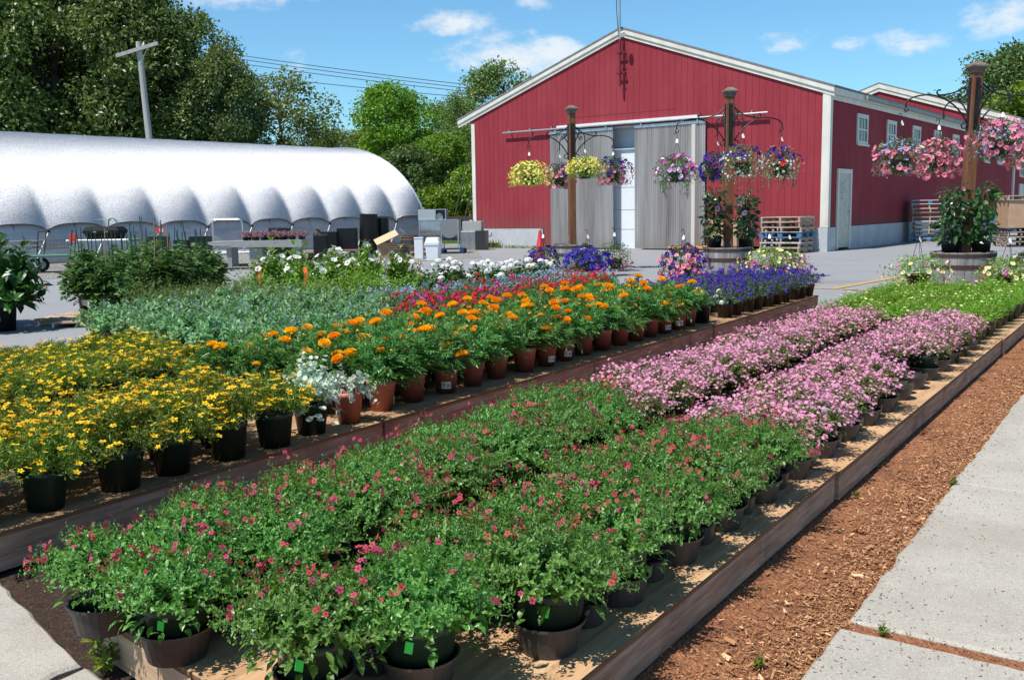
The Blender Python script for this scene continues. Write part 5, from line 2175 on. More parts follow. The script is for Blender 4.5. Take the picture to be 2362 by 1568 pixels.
BPOT = Geo()
lathe(BPOT, [(.10, -.175), (.105, -.18), (.155, -.005), (.165, 0), (.165, .012), (.15, .012)], 24, cap0=True)
BPOTM = BPOT.mesh('basket_pot', POTBLACK, True)
_bk = 0


def basket(label, loc, flowers, pm, lf, group, hook_z=None, Rr=.40, H=.30, trail=0, rz=0., tagz=True, **kw):
    """hanging basket whose pot rim is at loc; hook_z is the absolute height of the hook it hangs from"""
    global _bk
    _bk += 1
    r = np.random.default_rng(1200 + _bk)
    t = thing('hanging_basket', label, 'flower basket', loc, rz, group)
    child('basket_pot', BPOTM, t, (0, 0, 0))
    g, fl = basket_geo(r, flowers, lf, Rr, H, trail, **kw)
    g.build('foliage', lf, t)
    fl.build('flowers', pm, t)
    top = (hook_z - loc[2]) if hook_z else .62
    hanger_geo(0., top).build('hanger', DARKMETAL, t)
    if tagz:
        o = tag_geo(top - .10).build('plant_tag', [PAPER, TAGYEL], t)
        o.rotation_euler = (0, 0, -rz + r.uniform(-.7, .7) + pi)
        o.location = (0, 0, 0)
    return t


G_P = ('fun', .034)
def F_(m, size, n, z=(-.6, 1.)):
    return (m, 'fun', size, n, z)
def S_(m, size, n, z=(-.6, 1.)):
    return (m, 'st', size, n, z)


h1 = basket_post('left cedar basket post with scroll brackets rising from the half barrel by the cone', (1.30, 20.3), 3.36, .137, R_(13), .92, (0, R_(.0)))
h2 = basket_post('middle cedar basket post with scroll brackets between two flowering vines', (3.82, 17.0), 3.27, .140, R_(1), .92, (0, 0))
h3 = basket_post('nearest cedar basket post on the right, leaning slightly', (6.60, 14.1), 3.22, .145, R_(0), .98, (0, R_(1.4)))
GB = 'hanging baskets on the posts'


def hung(h, drop):
    return (h.x, h.y, h.z - drop), h.z


# post 1: k=0 right, 1 far, 2 left, 3 near
spec1 = {2: ('full basket of small yellow flowers hanging left of the left post', [F_(0, .024, 360), F_(1, .022, 150)], [P_PALEY, P_AMBER], LF_LIME, dict(Rr=.43, H=.28)),
         1: ('rose and purple petunia basket half hidden behind the left post', [F_(0, .045, 70), F_(1, .042, 40, (.1, 1.))], [P_ROSE, P_DPUR], LF_BSK, dict(Rr=.34)),
         3: ('yellow flower basket hanging in front of the left post, its pot showing', [F_(0, .022, 240, (-.35, 1.)), F_(1, .022, 130, (-.35, 1))], [P_PALEY, P_AMBER], LF_LIME, dict(Rr=.39, H=.23)),
         0: ('rose and purple petunia basket hanging right of the left post', [F_(0, .045, 62, (-.7, .5)), F_(1, .042, 74, (-.1, 1.))], [P_ROSE, P_DPUR], LF_BSK, dict(Rr=.37, H=.33))}
for k, (lab, fl, pm, lf, kw) in spec1.items():
    loc, hz = hung(h1[k], {2: .58, 1: .60, 3: .50, 0: .54}[k])
    basket(lab, loc, fl, pm, lf, GB, hz, **kw)
spec2 = {2: ('magenta, white and lilac petunia basket hanging left of the middle post', [F_(0, .044, 34, (-.1, 1.)), F_(1, .042, 44, (-.5, 1)), F_(2, .042, 30)], [P_MAG, P_LILAC, P_WHITE], LF_BSK, dict(Rr=.36, H=.27, trail=16)),
         1: ('deep purple petunia basket behind the middle post', [F_(0, .045, 105)], [P_DPUR], LF_BSK, dict(Rr=.33, H=.30, trail=4)),
         3: ('white-leaved basket with purple and a few red blooms in front of the middle post', [F_(0, .042, 34, (.3, 1.)), F_(1, .042, 8), S_(2, .022, 130, (-.8, .6))], [P_DPUR, P_SCAR, P_WHITE], LF_WHT, dict(Rr=.37, H=.28, trail=18)),
         0: ('purple and red basket with trailing cream leaves right of the middle post', [F_(0, .044, 48, (.2, 1.)), F_(1, .038, 14, (.0, 1)), S_(2, .02, 80, (-.8, .3))], [P_DPUR, P_SCAR, P_WHITE], LF_WHT, dict(Rr=.33, H=.30, trail=20))}
for k, (lab, fl, pm, lf, kw) in spec2.items():
    loc, hz = hung(h2[k], {2: .66, 1: .60, 3: .58, 0: .58}[k])
    basket(lab, loc, fl, pm, lf, GB, hz, **kw)
spec3 = {2: ('pink petunia basket topped with pale blue flowers, left of the right post', [F_(0, .047, 74, (-.7, .7)), S_(1, .015, 240, (.25, 1.)), S_(1, .015, 60, (-.8, .0)), F_(2, .04, 5)], [P_ROSE, P_LOB, P_CREAM], LF_BSK, dict(Rr=.35, H=.29)),
         1: ('dense all-pink petunia basket behind and left of the right post', [F_(0, .047, 165, (-.85, 1.)), S_(1, .014, 60)], [P_ROSE, P_LOB], LF_BSK, dict(Rr=.35, H=.30)),
         3: ('pink and pale blue petunia basket hanging in front of the right post', [F_(0, .046, 96, (-.6, 1.)), S_(1, .015, 260)], [P_ROSE, P_LOB], LF_BSK, dict(Rr=.38, H=.30)),
         0: ('pink petunia basket cut off by the right edge', [F_(0, .046, 110, (-.7, 1.)), S_(1, .015, 120)], [P_ROSE, P_LOB], LF_BSK, dict(Rr=.38, H=.32))}
for k, (lab, fl, pm, lf, kw) in spec3.items():
    loc, hz = hung(h3[k], {2: .66, 1: .62, 3: .50, 0: .56}[k])
    basket(lab, loc, fl, pm, lf, GB, hz, **kw)
# baskets set on the ground round the barrels, hooks standing up
GG = 'flower baskets standing on the ground'
def ground_basket(label, x, y, z, fl, pm, lf, **kw):
    basket(label, (x, y, z), fl, pm, lf, GG, None, **kw)
ground_basket('purple and yellow pansy basket on the ground left of the left barrel', .62, 18.3, .30, [F_(0, .040, 90, (-.2, 1.)), F_(1, .034, 45, (-.7, .3))], [P_DPUR, P_PALEY], LF_BSK, Rr=.34, H=.26)
ground_basket('violet petunia basket on the ground before the left barrel', 1.45, 18.2, .28, [F_(0, .048, 150), F_(1, .03, 8, (.6, 1))], [P_PUR, P_CREAM], LF_BSK, Rr=.44, H=.26)
ground_basket('mostly green basket with few magenta blooms right of the left barrel', 2.0, 18.6, .30, [F_(0, .024, 50, (-.8, .2)), F_(1, .022, 14)], [P_MAG, P_CREAM], LF_TOM, Rr=.36, H=.32)
ground_basket('round ball of pink and purple petunias left of the middle barrel', 2.85, 15.9, .30, [F_(0, .048, 88, (-.8, .6)), F_(1, .047, 80, (-.1, 1))], [P_ROSE, P_DPUR], LF_BSK, Rr=.36, H=.36)
ground_basket('yellow and magenta basket on the ground right of the middle barrel', 4.20, 15.7, .30, [F_(0, .030, 110), F_(1, .028, 60, (-.8, .4))], [P_CREAM, P_MAG], LF_LIME, Rr=.47, H=.28)
ground_basket('second hooked basket behind the yellow and magenta one', 4.75, 16.5, .26, [F_(0, .030, 40), F_(1, .028, 50)], [P_CREAM, P_MAG], LF_BSK, Rr=.34, H=.24)
ground_basket('yellow basket with a few magenta flowers left of the right barrel', 5.55, 13.15, .30, [F_(0, .032, 40), F_(1, .030, 12)], [P_CREAM, P_MAG], LF_LIME, Rr=.42, H=.25)
ground_basket('yellow and magenta basket right of the right barrel, nearer one', 6.62, 12.85, .28, [F_(0, .033, 40), F_(1, .031, 16)], [P_CREAM, P_MAG], LF_LIME, Rr=.42, H=.24)
ground_basket('yellow and magenta basket cut off at the right edge', 7.25, 13.45, .30, [F_(0, .033, 34), F_(1, .031, 16)], [P_CREAM, P_MAG], LF_BSK, Rr=.42, H=.25)

# climbing vines in pots standing in the middle and right barrels
VINE = []
VPOT = Geo()
VPOTM = pot_geo(.135, .11, .22, .03).mesh('pot', POTBLACK, True)
for s in range(4):
    r = np.random.default_rng(1400 + s)
    g, fl, sg = Geo(), Geo(), Geo()
    Hh = (.92, .86, .86, .88)[s]
    for k in range(3):
        a = 2.1 * k
        z = np.linspace(.15, Hh, 14)
        tube(sg, np.stack([.06 * np.cos(a + z * 5), .06 * np.sin(a + z * 5), z + .05], 1), .006, 4)
    tube(sg, [(0, 0, .1), (0, 0, Hh)], .006, 5)
    n = 240
    z = r.uniform(.22, Hh + .1, n)
    a = r.uniform(0, 2 * pi, n)
    q = .04 + .15 * r.uniform(0, 1, n)
    P = np.stack([q * np.cos(a), q * np.sin(a), z], 1)
    tn = np.stack([-np.sin(a), np.cos(a), np.zeros(n)], 1) * r.normal(0, .8, (n, 1))
    D = nrm(np.stack([np.cos(a) * .55, np.sin(a) * .55, r.uniform(-1.0, .35, n)], 1) + tn)
    scatter(g, LEAF_T, LEAF_F, P, D, nrm(np.stack([np.cos(a), np.sin(a), np.full(n, .55)], 1) + r.normal(0, .3, (n, 3))), .088 * r.uniform(.6, 1.2, n), .135 * r.uniform(.6, 1.2, n))
    # loose tendrils at the top
    for k in range(5):
        a = r.uniform(0, 6.28)
        pts = bez([(0, 0, Hh), (.06 * cos(a), .06 * sin(a), Hh + .12), (.14 * cos(a), .14 * sin(a), Hh + .2), (.22 * cos(a), .22 * sin(a), Hh + r.uniform(.0, .22))], 8)
        tube(sg, pts, .0028, 3)
        scatter(g, LEAF_T, LEAF_F, pts[2:7], nrm(rdir(5, r, 0)), rdir(5, r, .3), .03, .06)
    if s in (0, 2):       # one long side shoot
        pts = bez([(-.05, 0, .35), (-.2, -.05, .45), (-.28, -.08, .15), (-.30, -.1, .05)] if s == 0 else [(-.06, -.05, .2), (-.3, -.1, .25), (-.38, -.15, .6), (-.2, -.2, .75)], 10)
        tube(sg, pts, .004, 4)
        scatter(g, LEAF_T, LEAF_F, np.repeat(pts[2:], 2, 0), nrm(rdir(16, r)), rdir(16, r, .2), .055, .10)
    m = (6, 5, 2, 2)[s]
    a = r.uniform(0, 6.28, m)
    P = np.stack([.12 * np.cos(a), .12 * np.sin(a), r.uniform(Hh * .72, Hh + .12, m)], 1)
    D = nrm(np.stack([np.cos(a), np.sin(a), r.uniform(-.2, .6, m)], 1))
    heads = []
    for q in range(m):
        fg = Geo()
        trumpets(fg, FUN5, P[q:q + 1] + D[q:q + 1] * .06, D[q:q + 1], .048 if s < 2 else .035, r)
        heads.append(part('flower', fg, P_LILAC if s < 2 else P_PINK))
    VINE.append([('pot', VPOTM, None), part('foliage', g, LF_VINE if s < 3 else LF_BIG), part('stems', sg, STEMB)] + heads)
VINE = Proto(VINE, 'potted_vine')
GV = 'climbing vines in the barrels'
VINE.place('potted_vine', 'pink-flowered climbing vine left of the middle post, in a black pot', 'climbing vine', (3.56, 16.92, .52), GV, 0, .4)
VINE.place('potted_vine', 'pink-flowered climbing vine right of the middle post, in a black pot', 'climbing vine', (4.10, 16.86, .52), GV, 1, 1.1)
VINE.place('potted_vine', 'leafy vine with a long side shoot left of the right post', 'climbing vine', (6.38, 14.02, .49), GV, 2, .3)
VINE.place('potted_vine', 'compact dark leafy vine right of the right post', 'climbing vine', (6.80, 13.98, .49), GV, 3, 2.1)

# ================================================================== YARD THINGS
def pallet(label, loc, rz, woods, w=1.15, d=1.05, h=.138, group=None, block=False, r=None):
    t = thing('pallet', label, 'pallet', loc, rz, group)
    r = r or random
    g = Geo()
    n = 7
    pw = d / n
    for k in range(n):
        y = -d / 2 + k * pw + .012
        box(g, -w / 2 + r.uniform(-.012, .012), w / 2 + r.uniform(-.012, .012), y, y + pw * (.72 + r.uniform(-.08, .08)), h - .02, h)
    g.build('top_boards', woods[0], t)
    g = Geo()
    for k in range(4):
        y = -d / 2 + k * (d - .1) / 3
        box(g, -w / 2, w / 2, y, y + .09, 0, .019)
    g.build('bottom_boards', woods[-1], t)
    for x in (-w / 2 + .02, -.02, w / 2 - .06):
        g = Geo()
        if block:
            for y in (-d / 2 + .01, -.07, d / 2 - .15):
                box(g, x - .04, x + .08, y, y + .14, .0192, h - .0202)
        else:
            box(g, x, x + .04, -d / 2, -d / 2 + .14, .0192, h - .0202)
            box(g, x, x + .04, -.14, .14, .0192, h - .0202)
            box(g, x, x + .04, d / 2 - .14, d / 2, .0192, h - .0202)
            box(g, x, x + .04, -d / 2 + .14, -.14, .065, h - .0202)
            box(g, x, x + .04, .14, d / 2 - .14, .065, h - .0202)
        g.build('stringer', woods[len(woods) // 2], t)
    return t


def barnpt(x, y, z=0):
    return (BARN0[0] + .797 * x + .604 * y, BARN0[1] - .604 * x + .797 * y, z)


LV = ['lowest', 'second from the bottom', 'third from the bottom', 'fourth from the bottom', 'fifth from the bottom', 'sixth from the bottom', 'seventh from the bottom', 'eighth from the bottom', 'ninth from the bottom', 'tenth from the bottom', 'topmost']


def pstack(where, loc, rz, spec, w=1.15, d=1.05, group='stacked pallets', z0=0., last=True):
    z = z0
    for i, (cname, woods, blk) in enumerate(spec):
        lv = 'topmost' if (i == len(spec) - 1 and last) else LV[i]
        pallet(f'{cname} pallet, {lv} in the stack {where}', (loc[0] + random.uniform(-.03, .03), loc[1] + random.uniform(-.03, .03), z + .001), rz + random.uniform(-.03, .03), woods, w, d, group=group, block=blk)
        z += .1395
    return z


W_, Gy, Bl, Wh = ('bare wood', [PALW], False), ('greyed wood', [PALG], False), ('blue', [PALBLUE], True), ('white-edged', [PALWHITE, PALG, PALG], False)
random.seed(31)
pstack('by the barn corner', barnpt(-.86, -.70), BARNROT, [W_, ('white-topped', [PALWHITE, PALG, PALW], False), Gy, Bl, W_, Gy, W_])
pstack('along the shaded barn side', barnpt(.78, 7.9), BARNROT + R_(12), [('bare wood and blue', [PALW, PALBLUE, PALW], True), Bl, W_, Gy, Wh, W_, Gy, W_, W_, ('blue and white', [PALWHITE, PALBLUE, PALWHITE], True)], 1.12, 1.0)
ztop = pstack('under the big cardboard bin', (14.95, 28.2), R_(-8), [W_, Gy, W_, ('dark grey', [PALG, DARKSTAVE, PALG], False)], 1.35, 1.1, last=False)
t = thing('cardboard_bin', 'big cardboard bin with a dark arrow print on the right pallet stack', 'cardboard box', (14.95, 28.2, ztop + .003), R_(-8))
g = Geo()
bbox(g, -.62, .62, -.50, .50, 0, .76, .006)
g.build('box_wall', CARDB, t)
g = Geo()
prism(g, [(.13, .40), (.30, .40), (.30, .25), (.38, .25), (.215, .04), (.05, .25), (.13, .25)], 0, .003, M=Matrix.Translation((0, -.501, 0)) @ Matrix.Rotation(pi / 2, 4, 'X'))
for k in range(6):
    box(g, .13, .30, -.504, -.501, .44 + k * .05, .465 + k * .05)
g.build('arrow_print', mat('dark_yellow_ink', (.17, .12, .03), .8), t)
pallet('bare wood pallet lying on top of the big cardboard bin', (14.95, 28.2, ztop + .766), R_(-9), [PALW], 1.35, 1.1, group='stacked pallets')
# neighbour stack cut by the frame
pstack('at the right edge', (16.2, 27.9), R_(-8), [W_, Gy, W_, W_], 1.1, 1.1)
# cardboard box on a pallet by the barn front
pallet('bare wood pallet under the plain cardboard box by the barn front', barnpt(-2.65, -.62), BARNROT, [PALW], 1.0, .95)
t = thing('cardboard_box', 'tall plain cardboard box between the middle post and the pallets', 'cardboard box', barnpt(-2.65, -.62, .142), BARNROT)
g = Geo()
bbox(g, -.44, .44, -.40, .40, 0, .76, .006)
g.build('box_wall', CARDB, t)
g = Geo()
for x, z in ((-.25, .3), (-.05, .38), (.18, .31), (.2, .52)):
    box(g, x, x + .018, -.4025, -.4005, z, z + .09)
g.build('slots', mat('slot_shadow', (.25, .15, .09), .9), t)
# orange-topped skid
t = thing('orange_skid', 'low skid with an orange board top and black feet on the asphalt', 'skid', (5.3, 27.9, 0), R_(-4))
g = Geo()
bbox(g, -.72, .72, -.45, .45, .12, .16, .01)
g.build('top_board', ORANGEPAL, t)
for x in (-.62, -.1, .45):
    for y in (-.4, .25):
        g = Geo()
        prism(g, [(x, y), (x + .18, y), (x + .18, y + .15), (x, y + .15)], 0, .119)
        g.build('foot', POTBLACK, t)
# traffic cone
t = thing('traffic_cone', 'faded red traffic cone standing left of the left barrel', 'traffic cone', (.72, 23.4, 0))
g = Geo()
lathe(g, [(.17, .03), (.15, .05), (.035, .78), (.03, .79), (0.001, .79)], 22)
g.build('cone_body', CONE, t, smooth=True)
g = Geo()
bbox(g, -.24, .24, -.24, .24, 0, .035, .02)
g.build('base_plate', CONE, t)
g = Geo()

# ---- carts and benches before the greenhouse
def wheel(t, x, y, rad, w=.05, hub=ALUM, rz=0):
    g = Geo()
    M = Matrix.Translation((x, y, rad)) @ Matrix.Rotation(rz, 4, 'Z') @ Matrix.Rotation(pi / 2, 4, 'X')
    lathe(g, [(rad * .55, -w / 2), (rad * .92, -w / 2), (rad, -w * .25), (rad, w * .25), (rad * .92, w / 2), (rad * .55, w / 2), (rad * .55, -w / 2)], 20, M=M)
    o = g.build('wheel', RUBBER, t, smooth=False)
    g = Geo()
    lathe(g, [(.001, -w * .4), (rad * .54, -w * .3), (rad * .54, w * .3), (.001, w * .4)], 14, M=M)
    g.build('hub', hub, o)


def flat_cart(label, loc, rz, L=1.8, W=.8, z=.40, deckm=STEEL, tubem=ALUM, handle=.95, hubs=ALUM, rad=.15, side=-1, hw=0):
    t = thing('flat_cart', label, 'cart', loc, rz, None)
    g = Geo()
    bbox(g, -L / 2, L / 2, -W / 2, W / 2, z - .05, z, .012)
    g.build('deck', deckm, t)
    for x in (-L / 2 + .25, L / 2 - .25):
        for y in (-W / 2 + .08, W / 2 - .08):
            wheel(t, x, y, rad, .055, hubs)
        g = Geo()
        for y in (-W / 2 + .08, W / 2 - .08):
            box(g, x - .03, x + .03, y - .05 if y > 0 else y + .032, y - .032 if y > 0 else y + .05, rad * .8, z - .0505)
        g.build('axle_fork', STEEL, t)
    if handle:
        g = Geo()
        x = side * (L / 2 - .03)
        hy = -hw / 2 if hw else -W / 2 + .05
        pts = [(x, hy, z), (x + side * .02, hy, handle - .1)] + [(x + side * .03, hy + .1 * (1 - cos(a)), handle - .1 + .1 * sin(a)) for a in np.linspace(.3, pi / 2, 4)]
        pts += [(p[0], -p[1], p[2]) for p in pts[::-1]]
        tube(g, pts, .022, 7)
        g.build('handle', tubem, t)
    return t


flat_cart('flat aluminium cart behind the grey planting table, with a tall bent handle', (-7.05, 24.9, 0), R_(92), 1.5, 1.5, .37, ALUM, ALUM, 1.17, ALUM, .17, side=-1, hw=.74)
flat_cart('flat cart carrying the black crate with the green hose', (-11.3, 27.0, 0), R_(-3), 1.8, .8, .68, STEEL, GREENHOSE, 0)
flat_cart('flat cart loaded with the black pot trays left of the planting table', (-8.6, 26.2, 0), R_(3), 1.3, .8, .36, STEEL, ALUM, 0)
flat_cart('green flat cart with white hubs half hidden by the left tomatoes', (-10.8, 23.2, 0), R_(10), 1.5, .8, .42, mat('green_cart_paint', (.02, .13, .08), .5), GREENHOSE, 0, BINW, .17)
flat_cart('brown tube-railed flat cart in front of the black tray stacks', (-4.95, 28.2, 0), R_(2), 1.25, .8, .24, mat('brown_plank_deck', (.22, .13, .10), .8, var=(.15, .09, .07), vscale=8), BROWNTUBE, .80, ALUM, .10, side=-1)
flat_cart('second brown-railed flat cart left of the black tray stacks', (-6.0, 27.3, 0), R_(2), 1.1, .8, .24, mat('pale_brown_deck', (.30, .19, .15), .8, var=(.22, .14, .11), vscale=8), BROWNTUBE, .84, ALUM, .10, side=1)

t = thing('planting_table', 'long grey plastic planting table with pink-purple plants on it', 'planting table', (-6.0, 23.2, 0), R_(1))
g = Geo()
V = []
for x, z0, z1, yy in ((-1.15, .60, .655, .36), (-.55, .53, .668, .40), (1.08, .50, .675, .40)):
    V += [(x, -yy, z0), (x, yy, z0), (x, yy, z1), (x, -yy, z1)]
F = []
for q in range(2):
    for i in range(4):
        F.append((q * 4 + i, q * 4 + (i + 1) % 4, q * 4 + 4 + (i + 1) % 4, q * 4 + 4 + i))
F += [(3, 2, 1, 0), (8, 9, 10, 11)]
g.add(V, F)
g.build('table_tray', CARTGREY, t)
for x, w in ((-.72, .12), (-.18, .30), (.85, .12)):
    for y in (-.3, .2):
        g = Geo()
        prism(g, [(x, y), (x + w, y), (x + w, y + .1), (x, y + .1)], .05, .50)
        g.build('leg', CARTGREY, t)
g = Geo()
box(g, -1.05, -.62, -.403, -.401, .585, .60)
for y in (-.25, .02):
    box(g, -1.08, -.70, y, y + .2, .6595, .6605)
g.build('moulded_recess', mat('pale_recess', (.45, .45, .42), .6), t)
NEM = []
for s in range(3):
    r = np.random.default_rng(1500 + s)
    g, st = p_bush(r, LANCE_T, LANCE_F, .022, .06, 40, 5, .15, .13, .06, .02)
    pm = pot_geo(.07, .055, .07, .012).mesh('pot', POTBLACK, True)
    NEM.append([('pot', pm, None), part('foliage', g, LF_NEM)])
NEM = Proto(NEM, 'potted_bronze_plant')
random.seed(33)
for i in range(7):
    for j in range(2):
        NEM.place('potted_plant', f'pink and bronze plant on the grey table, {nth(i) if i else "leftmost"} along, {["front", "back"][j]} row', 'potted plant', (-6.30 + i * .22 + random.uniform(-.02, .02), 23.05 + j * .26, .676), 'pink and bronze plants on the grey table', lean=.06)


def tray_stack(label, loc, w, d, h, rz=0, round_=False, step=.022, lean=0):
    t = thing('tray_stack', label, 'stack of trays', loc, rz, 'stacks of black trays and pots')
    t.rotation_euler = (0, lean, rz)
    g = Geo()
    n = int(h / step)
    for k in range(n):
        z = k * step
        q = random.uniform(-.006, .006)
        if round_:
            lathe(g, [(w / 2 - .012, z), (w / 2 - .010, z + step * .55), (w / 2 + q * .5, z + step * .6), (w / 2 + q * .5, z + step)], 18)
        else:
            box(g, -w / 2 + .01, w / 2 - .01, -d / 2 + .01, d / 2 - .01, z, z + step * .55)
            box(g, -w / 2 + q, w / 2 + q, -d / 2, d / 2, z + step * .55, z + step)
    g.build('nested_trays', POTBLACK, t)
    g = Geo()
    if round_:
        lathe(g, [(w / 2 + .004, h - .005), (w / 2 + .006, h + .012), (w / 2 - .02, h + .012), (w / 2 - .05, h - .02), (.001, h - .02)], 18)
    else:
        box(g, -w / 2 - .004, w / 2 + .004, -d / 2 - .004, d / 2 + .004, h + .001, h + .014)
    g.build('top_tray', POTGREEN, t)
    return t


tray_stack('square low stack of black trays, leftmost of the group by the barrels', (-5.25, 28.3, .242), .45, .45, .52)
tray_stack('wider square stack of black trays behind the leftmost one', (-4.78, 28.5, .242), .55, .5, .60)
tray_stack('tallest round stack of black pots, leaning slightly', (-4.20, 28.6, 0), .54, .5, 1.24, round_=True, lean=R_(2.2))
tray_stack('slim tall round stack of black pots right of the tallest', (-3.78, 28.9, 0), .36, .5, 1.12, round_=True)
tray_stack('low stack of black trays on the flat cart left of the planting table', (-8.35, 26.2, .362), .55, .5, .36, rz=.1)
tray_stack('open black tray row on the cart left of the planting table', (-8.82, 26.15, .362), .4, .5, .27, rz=.05)
tray_stack('dark green tray stack behind the planting table', (-6.35, 26.8, 0), .55, .5, .92, rz=.05)
tray_stack('small dark tray stack right of the planting table', (-5.2, 26.6, 0), .36, .4, .70, rz=.05)
t = thing('black_crate', 'black plastic crate with a green hose loop on a cart', 'crate', (-11.25, 27.0, .683), 0)
g = Geo()
V = []
for z, a, b in ((0, .40, .26), (.16, .46, .31), (.17, .49, .34), (.24, .49, .34), (.34, .42, .28)):
    V += [(-a, -b, z), (a, -b, z), (a, b, z), (-a, b, z)]
g.add(V, [(q * 4 + i, q * 4 + (i + 1) % 4, q * 4 + 4 + (i + 1) % 4, q * 4 + 4 + i) for q in range(4) for i in range(4)] + [(0, 1, 2, 3)])
g.build('crate_body', mat('matt_black_plastic', (.012, .012, .013), .7, 0, .2), t)
for x in (-.2, .12):
    g = Geo()
    box(g, x, x + .09, -.345, -.341, .185, .225)
    g.build('handle_hole', mat('pale_grip', (.2, .21, .22), .6), t)
g = Geo()
tube(g, bez([(.1, 0, .34), (.08, 0, .62), (.3, 0, .66), (.38, 0, .36)], 14), .018, 6)
tube(g, bez([(-.28, 0, .50), (-.1, 0, .60), (.0, 0, .46), (.14, 0, .54)], 12), .014, 6)
g.build('hose', GREENHOSE, t)
t = thing('black_crate', 'dark open crate beside the red sign', 'crate', (-9.95, 27.4, .0), 0)
g = Geo()
for x0, x1, y0, y1 in ((-.25, .25, -.2, -.18), (-.25, .25, .18, .2), (-.25, -.23, -.18, .18), (.23, .25, -.18, .18)):
    box(g, x0, x1, y0, y1, .05, .72)
g.build('crate_body', POTBLACK, t)
g = Geo()
lathe(g, [(.001, .05), (.17, .05)], 4)
g.build('crate_floor', POTBLACK, t)
for lab, x, y, z, sc_, white in (('small red and white sign on a thin stake', -9.75, 27.1, .90, .19, True), ('plain red sign on a thin stake at the far left', -11.9, 26.4, .74, .20, False)):
    t = thing('garden_sign', lab, 'sign', (x, y, 0), R_(8))
    g = Geo()
    box(g, -sc_ / 2, sc_ / 2, -.004, .004, z - sc_ / 2, z + sc_ / 2)
    g.build('sign_face', SIGNRED, t)
    if white:
        g = Geo()
        box(g, -sc_ * .16, sc_ * .36, -.006, -.0045, z - sc_ * .3, z + sc_ * .22)
        g.build('white_patch', PAPER, t)
    g = Geo()
    box(g, -.008, .008, .005, .018, 0, z + sc_ * .3)
    g.build('stake', STEEL, t)


def shopping_cart(label, loc, rz):
    t = thing('shopping_cart', label, 'shopping cart', loc, rz, None)
    g = Geo()
    L, W = .95, .6
    for z, k in ((.50, .94), (.60, 1.), (.72, 1.05)):
        a, b = L / 2 * k, W / 2 * k
        tube(g, [(-a, -b, z), (a, -b, z), (a, b, z), (-a, b, z), (-a, -b, z)], .008, 5)
    for x in np.linspace(-L / 2 * .94, L / 2 * .94, 12):
        for s_ in (-1, 1):
            tube(g, [(x, s_ * W / 2 * .94, .5), (x * 1.1, s_ * W / 2 * 1.05, .72)], .004, 3)
        tube(g, [(x, -W / 2 * .94, .5), (x, W / 2 * .94, .5)], .004, 3)
    for y in np.linspace(-W / 2, W / 2, 6):
        tube(g, [(-L / 2 * .94, y * .94, .5), (-L / 2 * 1.05, y, .72)], .004, 3)
    g.build('wire_basket', GREENHOSE if 'green' in label else DARKMETAL, t)
    g = Geo()
    for s_ in (-1, 1):
        tube(g, [(-.4, s_ * .26, .12), (.38, s_ * .26, .12), (.46, s_ * .28, .5), (.52, s_ * .3, .95)], .013, 6)
    tube(g, [(.52, -.3, .95), (.52, .3, .95)], .016, 6)
    g.build('frame', DARKMETAL, t)
    for x in (-.38, .36):
        for y in (-.26, .26):
            wheel(t, x, y, .055, .03, BINW)
    return t


shopping_cart('dark wire shopping cart at the far left edge, nearer one', (-12.3, 24.4, 0), R_(8))
shopping_cart('dark wire shopping cart behind the nearer one at the far left', (-12.0, 25.5, 0), R_(14))
half_barrel('dark stained upturned barrel on a pallet beside the white bin', (-2.95, 28.5, .142), .25, .33, .46, DARKSTAVE, COPPERH, flip=True)
half_barrel('shorter dark upturned barrel in front, below the cardboard', (-3.08, 26.9, 0), .27, .31, .36, DARKSTAVE, COPPERH, flip=True)
pallet('bare wood pallet under the dark upturned barrel', (-2.85, 28.45, 0), R_(-4), [PALW], 1.1, 1.0)
t = thing('cardboard_box', 'open cardboard box with a tilted lid left of the dark barrels', 'cardboard box', (-3.52, 27.7, 0), R_(12))
g = Geo()
bbox(g, -.25, .25, -.2, .2, 0, .44, .006)
g.build('box_wall', CARDB, t)
g = Geo()
box(g, -.06, .62, -.24, .24, 0, .022, M=Matrix.Translation((-.28, -.05, .45)) @ Matrix.Rotation(-R_(24), 4, 'Y') @ Matrix.Rotation(-R_(-18), 4, 'X'))
g.build('tilted_flap', mat('light_cardboard', (.60, .42, .26), .85), t)
# white lidded bin
t = thing('white_bin', 'white plastic bin with a lid before the metal furnace', 'bin', (-2.06, 25.9, 0), R_(-6))
g = Geo()
V = []
for z, a in ((0, .16), (.40, .19), (.401, .205), (.47, .21), (.475, .19), (.58, .165), (.60, .15)):
    V += [(-a + .03, -a, z), (a - .03, -a, z), (a, -a + .03, z), (a, a - .03, z), (a - .03, a, z), (-a + .03, a, z), (-a, a - .03, z), (-a, -a + .03, z)]
g.add(V, [(q * 8 + i, q * 8 + (i + 1) % 8, q * 8 + 8 + (i + 1) % 8, q * 8 + 8 + i) for q in range(6) for i in range(8)])
g.add(V[-8:], [tuple(range(8))])
g.build('bin_body', BINW, t)
t = thing('white_box', 'small white box behind the white bin', 'box', (-2.55, 27.0, .0), 0)
g = Geo()
bbox(g, -.12, .12, -.1, .1, 0, .55, .01)
g.build('box_body', BINW, t)
g = Geo()
bbox(g, -.13, .13, -.11, .11, .552, .58, .006)
g.build('box_lid', BINW, t)
